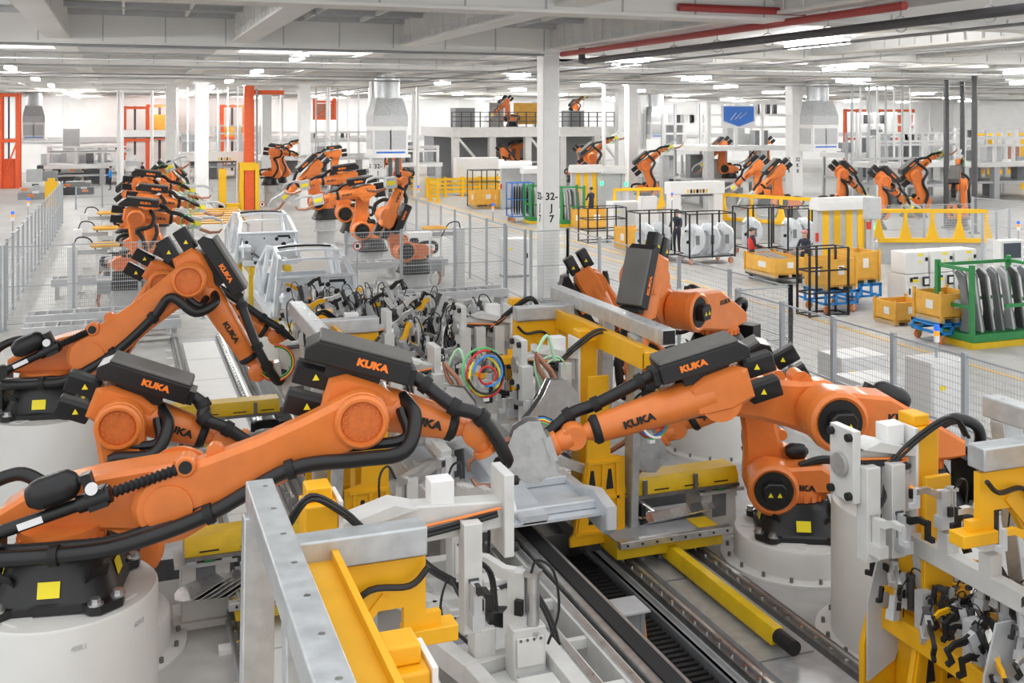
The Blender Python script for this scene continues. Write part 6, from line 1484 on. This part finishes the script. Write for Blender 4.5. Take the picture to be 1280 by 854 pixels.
def fender(label, x, y, z, rz):
    f = thing('wing_panel', label, 'car part', (x, y, z), rz, 'pressed wing panels'); f.scale = (1.35,) * 3
    MB().prism(fen, (0, 0, 0), EX, EZ, 0.22, bev=0.04).build('arch', 'car_metal', f); MB().prism([(-0.22, 0.05), (0.04, 0.0), (0.06, 0.5), (-0.05, 0.66), (-0.2, 0.6)], (0, 0.06, 0), EX, EZ, 0.05, bev=0.015).build('inner_sheet', 'car_metal', f)
    MB().lathe((0.05, -0.02, 0.62), EZ, [(0.10, 0), (0.12, 0.16), (0.08, 0.24), (0.03, 0.24)], 14).build('strut_tower', 'car_metal', f); MB().cyl((-0.1, 0.03, 0.35), (-0.1, 0.02, 0.35), 0.05, n=12).build('hole', 'ink', f); MB().bb(0.1, 0.2, -0.13, -0.11, 0.3, 0.55).build('slot', 'mid_grey', f)
    return f
ri = 0
names = ['behind the grey robot lid', 'beside the man in the dark cap', 'between the man and the low bin', 'beside the woman with the red vest', 'behind the low yellow bin']
for u, v, n in ((800, 330, 2), (862, 332, 3), (935, 320, 1), (985, 322, 2)):
    x, y = at(u, v); rack('wheeled black rack holding pressed panels ' + names[ri], x, y, 1.9, 1.1, 1.85, 2, wheels=True)
    for k in range(n): fender('silver pressed wing panel, place %s in the rack %s' % (('one', 'two', 'three')[k], names[ri]), x + 0.35 + k * 0.62, y + 0.45, 0.30, rad(-25))
    ri += 1
x, y = at(1012, 398); rack('empty tall black rack standing by the wire fence', x, y, 1.25, 0.55, 1.85, 4)
x, y = at(735, 305); rack('low black wire rack filled with small parts behind the J7 column', x, y, 1.8, 1.0, 1.5, 4)
x, y = at(600, 262); rack('black wire rack on the yellow bins near the mezzanine', x, y + 1.4, 1.8, 1.0, 2.2, 4)
x, y = at(640, 278); rk = rack('blue rack of black rubber seals left of the J7 column', x, y, 1.2, 0.8, 2.0, 3, 'sign_blue', wheels=True)
for q in range(8): MB().tube(spline([(0.1 + q * 0.14, 0.3, 0.4), (0.1 + q * 0.14, 0.2, 1.4), (0.15 + q * 0.14, 0.4, 1.8), (0.2 + q * 0.14, 0.6, 1.3), (0.16 + q * 0.14, 0.5, 0.5)], 4), 0.035, 6).build('rubber_seal', 'black', rk)
def green_rack(label, x, y, w, d, h, s=1.0):
    r = thing('green_rack', label, 'rack', (x, y, 0), 0, 'green steel racks')
    MB().bb(-0.05, w + 0.05, -0.05, d + 0.05, 0, 0.14).build('pallet', 'rail_yellow', r); MB().bb(0, w, 0, d, 0.14, 0.32).build('base', 'green', r, bev=0.01)
    for a in (0, w):
        for b in (0, d): MB().bb(a - 0.05, a + 0.05, b - 0.05, b + 0.05, 0.3, h).build('post', 'green', r)
    for z in (0.95, h - 0.12):
        for a in (0, w): MB().bb(a - 0.03, a + 0.03, 0, d, z - 0.04, z + 0.04).build('rail', 'green', r)
        MB().bb(0, w, d - 0.03, d + 0.03, z - 0.04, z + 0.04).build('rail', 'green', r)
    MB().bb(w * 0.45, w, -0.03, 0.03, 0.91, 0.99).build('rail', 'green', r)
    for q in range(int(w / 0.16)):
        a = 0.12 + q * 0.16
        MB().prism([(0, 0.34), (0.35, 0.34), (0.30, 0.8), (0.42, 1.5), (0.55, 1.7), (0.45, 1.78), (0.25, 1.65), (0.12, 0.9)], (a, 0.12 + (q % 2) * 0.12, 0), EY, EZ, 0.06, bev=0.012).build('seat_cover', ('mid_grey', 'dark_grey', 'light_grey')[q % 3], r)
    return r
x, y = at(1215, 437); green_rack('green steel rack of grey moulded covers on a yellow pallet', x, y, 2.2, 1.1, 1.95)
x, y = at(702, 284); green_rack('green steel rack of dark covers right behind the J7 column', x, y, 1.2, 0.9, 2.0)
x, y = at(663, 280); green_rack('narrow green steel rack left of the J7 column', x, y, 0.5, 0.9, 2.0)
# ---- white robot control cabinets with pendants
def robot_cabinet(label, x, y):
    c = thing('robot_controller', label, 'cabinet', (x, y, 0), 0, 'white robot controllers')
    MB().bb(0, 0.80, 0, 0.75, 0.08, 1.0).build('lower_cabinet', 'white', c, bev=0.01); MB().bb(0.03, 0.77, 0.03, 0.7, 0, 0.08).build('plinth', 'grey', c)
    u_ = MB().bb(0.0, 0.78, 0, 0.6, 1.02, 1.62).build('upper_cabinet', 'white', c, bev=0.01)
    MB().bb(0.42, 0.60, -0.006, 0, 1.5, 1.57).build('yellow_label', 'sticker', u_); MB().prism([(-0.05, -0.04), (0.05, -0.04), (0, 0.05)], (0.5, -0.004, 1.35), EX, EZ, 0.006).build('warning_triangle', 'sticker', u_)
    MB().bb(0.68, 0.75, -0.03, 0, 1.36, 1.46).build('main_switch', 'ink', u_)
    MB().bb(0.25, 0.45, -0.006, 0, 0.78, 0.86).build('yellow_label', 'sticker', c); MB().bb(0.25, 0.43, -0.008, 0, 0.87, 0.93).build('display', 'ink', c); MB().bb(0.15, 0.22, -0.03, 0, 0.80, 0.92).build('main_switch', 'ink', c)
    MB().bb(0.12, 0.16, -0.02, 0, 0.45, 0.62).build('handle', 'ink', c)
    p = MB().bb(0.56, 0.78, -0.07, -0.02, 0.66, 0.93).build('teach_pendant', 'black', c, bev=0.015); MB().bb(0.60, 0.74, -0.076, -0.07, 0.72, 0.88).build('screen', 'tag_white', p)
    MB().torus((0.66, -0.04, 0.40), (0, 1, 0), 0.14, 0.03, 20, 6).build('cable_coil', 'dark_grey', c)
    return c
x, y = at(1132, 389)
for i, l in enumerate(('white robot controller next to the blue cart and yellow bin', 'white robot controller in the middle of the row of three', 'white robot controller beside the clear framed fence')): robot_cabinet(l, x + i * 0.88, y + i * 0.02)
def hmi(label, u, v, h=1.75):
    x, y = at(u, v); t = thing('operator_terminal', label, 'terminal', (x, y, 0), 0, 'white operator terminals')
    MB().bb(-0.45, 0.45, 0, 0.5, 0, h - 0.75).build('cabinet', 'white', t, bev=0.01)
    b = MB().bb(-0.4, 0.4, 0.05, 0.35, h - 0.72, h).build('monitor_housing', 'white', t, bev=0.02)
    MB().bb(-0.30, 0.30, 0.03, 0.05, h - 0.50, h - 0.08).build('screen', 'screen' if u > 1200 else 'tag_white', b)
    for q in range(6): MB().cyl((-0.25 + q * 0.1, 0.05, h - 0.62), (-0.25 + q * 0.1, 0.03, h - 0.62), 0.02, n=8).build('button', 'ink', b)
    return t
hmi('white operator terminal with grey screen beside the green rack', 1267, 388, 1.95); hmi('white operator terminal with lit screen behind the man in the dark cap', 812, 300, 1.9); hmi('small terminal with lit screen behind the yellow barrier', 527, 246, 2.1)
beacon('blue stack light behind the white operator terminal', PZ(1273, 288, 2.1), 2.1); beacon('blue stack light beside the man in the dark cap', PZ(840, 250, 2.2), 2.2)
cabinet('white cabinet row behind the lit terminal', *at(780, 296), 1.4, 0.8, 1.6); cabinet('grey-white cabinet behind the yellow barrier', *at(595, 244), 3.0, 0.8, 2.6); cabinet('white cabinet right of the yellow barrier', *at(618, 242), 1.2, 0.8, 2.4)
# white press with hazard stripes
portal('white press portal with hazard stripes behind the parts racks', 842, 300, 2.1, 2.0)
fence('clear framed fence panels beside the white robot controllers', [at(1228, 365), at(1262, 352)], 2.4, 1.2)
# ---- far left: pallets, machines and the assembly bench
def machine(label, u, v, w, d, h, m, seed):
    random.seed(seed); x, y = at(u, v); t = thing('floor_machine', label, 'machine', (x, y, 0), 0, 'floor machines at the far left')
    MB().bb(0, w, 0, d, 0, h * 0.55).build('base', m, t, bev=0.02); MB().bb(w * 0.1, w * 0.9, d * 0.1, d * 0.8, h * 0.55, h).build('head', random.choice(('light_grey', 'white', 'grey')), t, bev=0.02)
    for q in range(4): a = random.uniform(0.1, w - 0.5); MB().bb(a, a + 0.4, -0.05, 0, 0.2 + q * 0.2, 0.35 + q * 0.2).build('panel', random.choice(('white', 'dark_grey', 'light_grey', 'orange_wire')), t)
    return t
for a in (('white floor machine beside the red lift tower', 30, 248, 1.2, 1, 1.9, 'white', 1), ('dark blue-grey box machine in front of the rear wall', 46, 225, 3.0, 1.5, 2.2, 'dark_grey', 2), ('tall grey rounded machine by the rear wall', 76, 226, 1.6, 1.5, 4.4, 'light_grey', 3), ('cluttered pallet of scrap parts beside the left aisle', 22, 250, 2.2, 1.0, 0.8, 'grey', 4), ('white box machine with stack of trays', 46, 246, 1.4, 1.2, 1.7, 'white', 5), ('dark grey skip beside the left fence end', 78, 244, 2.0, 1.6, 0.9, 'dark_grey', 6), ('brown crate on the assembly bench', 148, 224, 2.2, 1.0, 1.6, 'cardboard', 7), ('yellow machine base near the left fence', 98, 222, 1.2, 1.0, 1.4, 'bin_yellow', 8)): machine(*a)
car_shell('bare car shell on the far assembly bench behind the worker in blue', PZ(128, 226).x, PZ(128, 226).y + 2, 0.8, True)
box_thing('floor_beacon', 'yellow floor post at the end of the left aisle fence', 'post', at(64, 258) + (0,), 0, [('post', 'bright_yellow', (-0.35, 0.35, -0.15, 0.15, 0, 1.5)), ('foot', 'bright_yellow', (-0.5, 0.5, -0.3, 0.3, 0, 0.1)), ('cap', 'bright_yellow', (-0.2, 0.2, -0.12, 0.12, 1.5, 1.7))])
# ================================================================== PEOPLE
def person(label, loc, rz, h, top, legs, hairm='hair', cap=None, arms='work', pony=False, vest=None):
    s = h / 1.72
    Rt = thing('person', label, 'person', loc, rz)
    J = {'pel': (0, 0, 0.95), 'wa': (0, 0.01, 1.08), 'ch': (0, 0.0, 1.30), 'nk': (0, 0.0, 1.47), 'hd0': (0, -0.01, 1.55), 'hd1': (0, -0.015, 1.63), 'hd2': (0, -0.01, 1.70)}
    E = [('pel', 'wa'), ('wa', 'ch'), ('ch', 'nk'), ('nk', 'hd0'), ('hd0', 'hd1'), ('hd1', 'hd2')]
    RAD = {'pel': (0.155, 0.12), 'wa': (0.14, 0.105), 'ch': (0.17, 0.115), 'nk': (0.055, 0.055), 'hd0': (0.075, 0.085), 'hd1': (0.085, 0.10), 'hd2': (0.06, 0.075)}
    for sd, sx in (('l', 1), ('r', -1)):
        J.update({sd + 'hip': (0.095 * sx, 0, 0.90), sd + 'kn': (0.10 * sx, -0.02, 0.50), sd + 'an': (0.10 * sx, 0.02, 0.09), sd + 'to': (0.11 * sx, -0.14, 0.04)})
        E += [('pel', sd + 'hip'), (sd + 'hip', sd + 'kn'), (sd + 'kn', sd + 'an'), (sd + 'an', sd + 'to')]
        RAD.update({sd + 'hip': (0.095, 0.095), sd + 'kn': (0.062, 0.062), sd + 'an': (0.045, 0.045), sd + 'to': (0.042, 0.035)})
        if arms == 'work': el, wr = (0.25 * sx, -0.08, 1.10), (0.17 * sx, -0.32, 1.08)
        else: el, wr = (0.24 * sx, 0.03, 1.12), (0.25 * sx, -0.08, 0.88)
        J.update({sd + 'sh': (0.185 * sx, 0, 1.40), sd + 'el': el, sd + 'wr': wr})
        E += [('ch', sd + 'sh'), (sd + 'sh', sd + 'el'), (sd + 'el', sd + 'wr')]
        RAD.update({sd + 'sh': (0.062, 0.062), sd + 'el': (0.046, 0.046), sd + 'wr': (0.032, 0.03)})
        d = (Vector(wr) - Vector(el)).normalized(); side = Vector((0, 0, 1)).cross(d).normalized(); w = Vector(wr)
        J[sd + 'pm'] = tuple(w + d * 0.07); E.append((sd + 'wr', sd + 'pm')); RAD[sd + 'pm'] = (0.038, 0.022)
        for k, (off, ln) in enumerate(((-0.03, 0.075), (-0.01, 0.085), (0.01, 0.08), (0.03, 0.06))):
            J['%sf%d' % (sd, k)] = tuple(w + d * 0.10 + side * off); J['%sg%d' % (sd, k)] = tuple(w + d * (0.10 + ln * 0.8) + side * off * 1.15 + Vector((0, 0, -0.03)))
            E += [(sd + 'pm', '%sf%d' % (sd, k)), ('%sf%d' % (sd, k), '%sg%d' % (sd, k))]; RAD['%sf%d' % (sd, k)] = (0.011, 0.011); RAD['%sg%d' % (sd, k)] = (0.008, 0.008)
        J[sd + 't'] = tuple(w + d * 0.08 + side * (0.055 * (-1)) + Vector((0, 0, -0.01))); E.append((sd + 'wr', sd + 't')); RAD[sd + 't'] = (0.011, 0.011)
    keys = list(J); me = bpy.data.meshes.new('body'); me.from_pydata([Vector(J[k]) * s for k in keys], [(keys.index(a), keys.index(b)) for a, b in E], [])
    o = bpy.data.objects.new('body', me); COL.objects.link(o)
    o.modifiers.new('skin', 'SKIN'); sub = o.modifiers.new('sub', 'SUBSURF'); sub.levels = 1; sub.render_levels = 1
    for i, k in enumerate(keys): me.skin_vertices[0].data[i].radius = (RAD[k][0] * s, RAD[k][1] * s)
    me.skin_vertices[0].data[0].use_root = True
    dg = bpy.context.evaluated_depsgraph_get(); dg.update(); m2 = bpy.data.meshes.new_from_object(o.evaluated_get(dg)); bpy.data.objects.remove(o)
    m2.materials.clear()
    for m in ('skin', top, legs, 'dark_grey'): m2.materials.append(M[m])
    for p in m2.polygons:
        c = p.center / s; p.use_smooth = True
        if c.z > 1.475: i = 0
        elif c.z < 0.10: i = 3
        elif c.z < 0.96 and abs(c.x) < 0.2 and c.y > -0.2: i = 2
        elif (arms == 'work' and c.y < -0.31) or (arms != 'work' and abs(c.x) > 0.2 and c.z < 0.89): i = 0
        else: i = 1
        p.material_index = i
    b = bpy.data.objects.new('body', m2); COL.objects.link(b); b.parent = Rt
    hc = Vector((0, -0.01, 1.635)) * s
    MB().prism([(0, 0), (-0.03, -0.035), (0, -0.045)], hc + Vector((0, -0.085, 0.0)) * s, EY, EZ, 0.022 * s).build('nose', 'skin', Rt)
    for sx in (-1, 1):
        MB().ball(hc + Vector((0.033 * sx, -0.083, 0.012)) * s, 0.011 * s, 8, 6).build('eye', 'ink', Rt); MB().ball(hc + Vector((0.087 * sx, 0.0, -0.005)) * s, (0.012 * s, 0.022 * s, 0.03 * s), 8, 6).build('ear', 'skin', Rt)
    MB().box(hc + Vector((0, -0.085, -0.06)) * s, (0.045 * s, 0.01, 0.008 * s)).build('mouth', 'pink', Rt)
    MB().ball(hc + Vector((0, 0.018, 0.035)) * s, (0.092 * s, 0.105 * s, 0.085 * s), 14, 8).build('hair', hairm, Rt)
    if pony: MB().tube(spline([hc + Vector((0, 0.11, 0.03)) * s, hc + Vector((0, 0.17, -0.04)) * s, hc + Vector((0, 0.16, -0.16)) * s, hc + Vector((0, 0.14, -0.26)) * s], 4), [0.035 * s] * 10 + [0.03 * s, 0.02 * s, 0.01 * s], 8).build('ponytail', hairm, Rt)
    if cap:
        MB().ball(hc + Vector((0, 0.005, 0.055)) * s, (0.10 * s, 0.115 * s, 0.075 * s), 14, 8).build('cap', cap, Rt); MB().prism([(-0.075, 0), (0.075, 0), (0.06, -0.09), (-0.06, -0.09)], hc + Vector((0, -0.09, 0.052)) * s, EX, EY, 0.012).build('cap_peak', cap, Rt)
    if vest: MB().lathe(Vector((0, 0.0, 0.98)) * s, EZ, [(0.165 * s, 0), (0.172 * s, 0.1 * s), (0.185 * s, 0.3 * s), (0.15 * s, 0.42 * s)], 16).build('vest', vest, Rt).scale = (1, 0.82, 1)
    return Rt
x, y = at(940, 345); person('woman with ponytail in black sleeves and red vest beside the low bin', (x, y, 0), rad(70), 1.62, 'navy', 'dark_grey', cap='dark_grey', pony=True, vest='red')
x, y = at(1006, 350); person('woman in dark overall and pink cap leaning over the low bin', (x, y, 0), rad(-70), 1.62, 'navy', 'navy', cap='pink', pony=True)
x, y = at(846, 318); person('man in navy overall and dark cap among the pressed panels', (x, y, 0), rad(-60), 1.74, 'navy', 'navy', cap='ink')
x, y = at(138, 238); person('worker in light blue shirt at the far assembly bench', (x, y, 0), rad(-80), 1.76, 'blue', 'navy', arms='work')
x, y = at(178, 230); person('worker in black behind the white pipe portal', (x, y, 0), rad(-60), 1.72, 'navy', 'navy', arms='down')
x, y = at(739, 276); person('worker in navy bending at the door beside the green rack', (x, y, 0), rad(200), 1.72, 'navy', 'navy', arms='work')
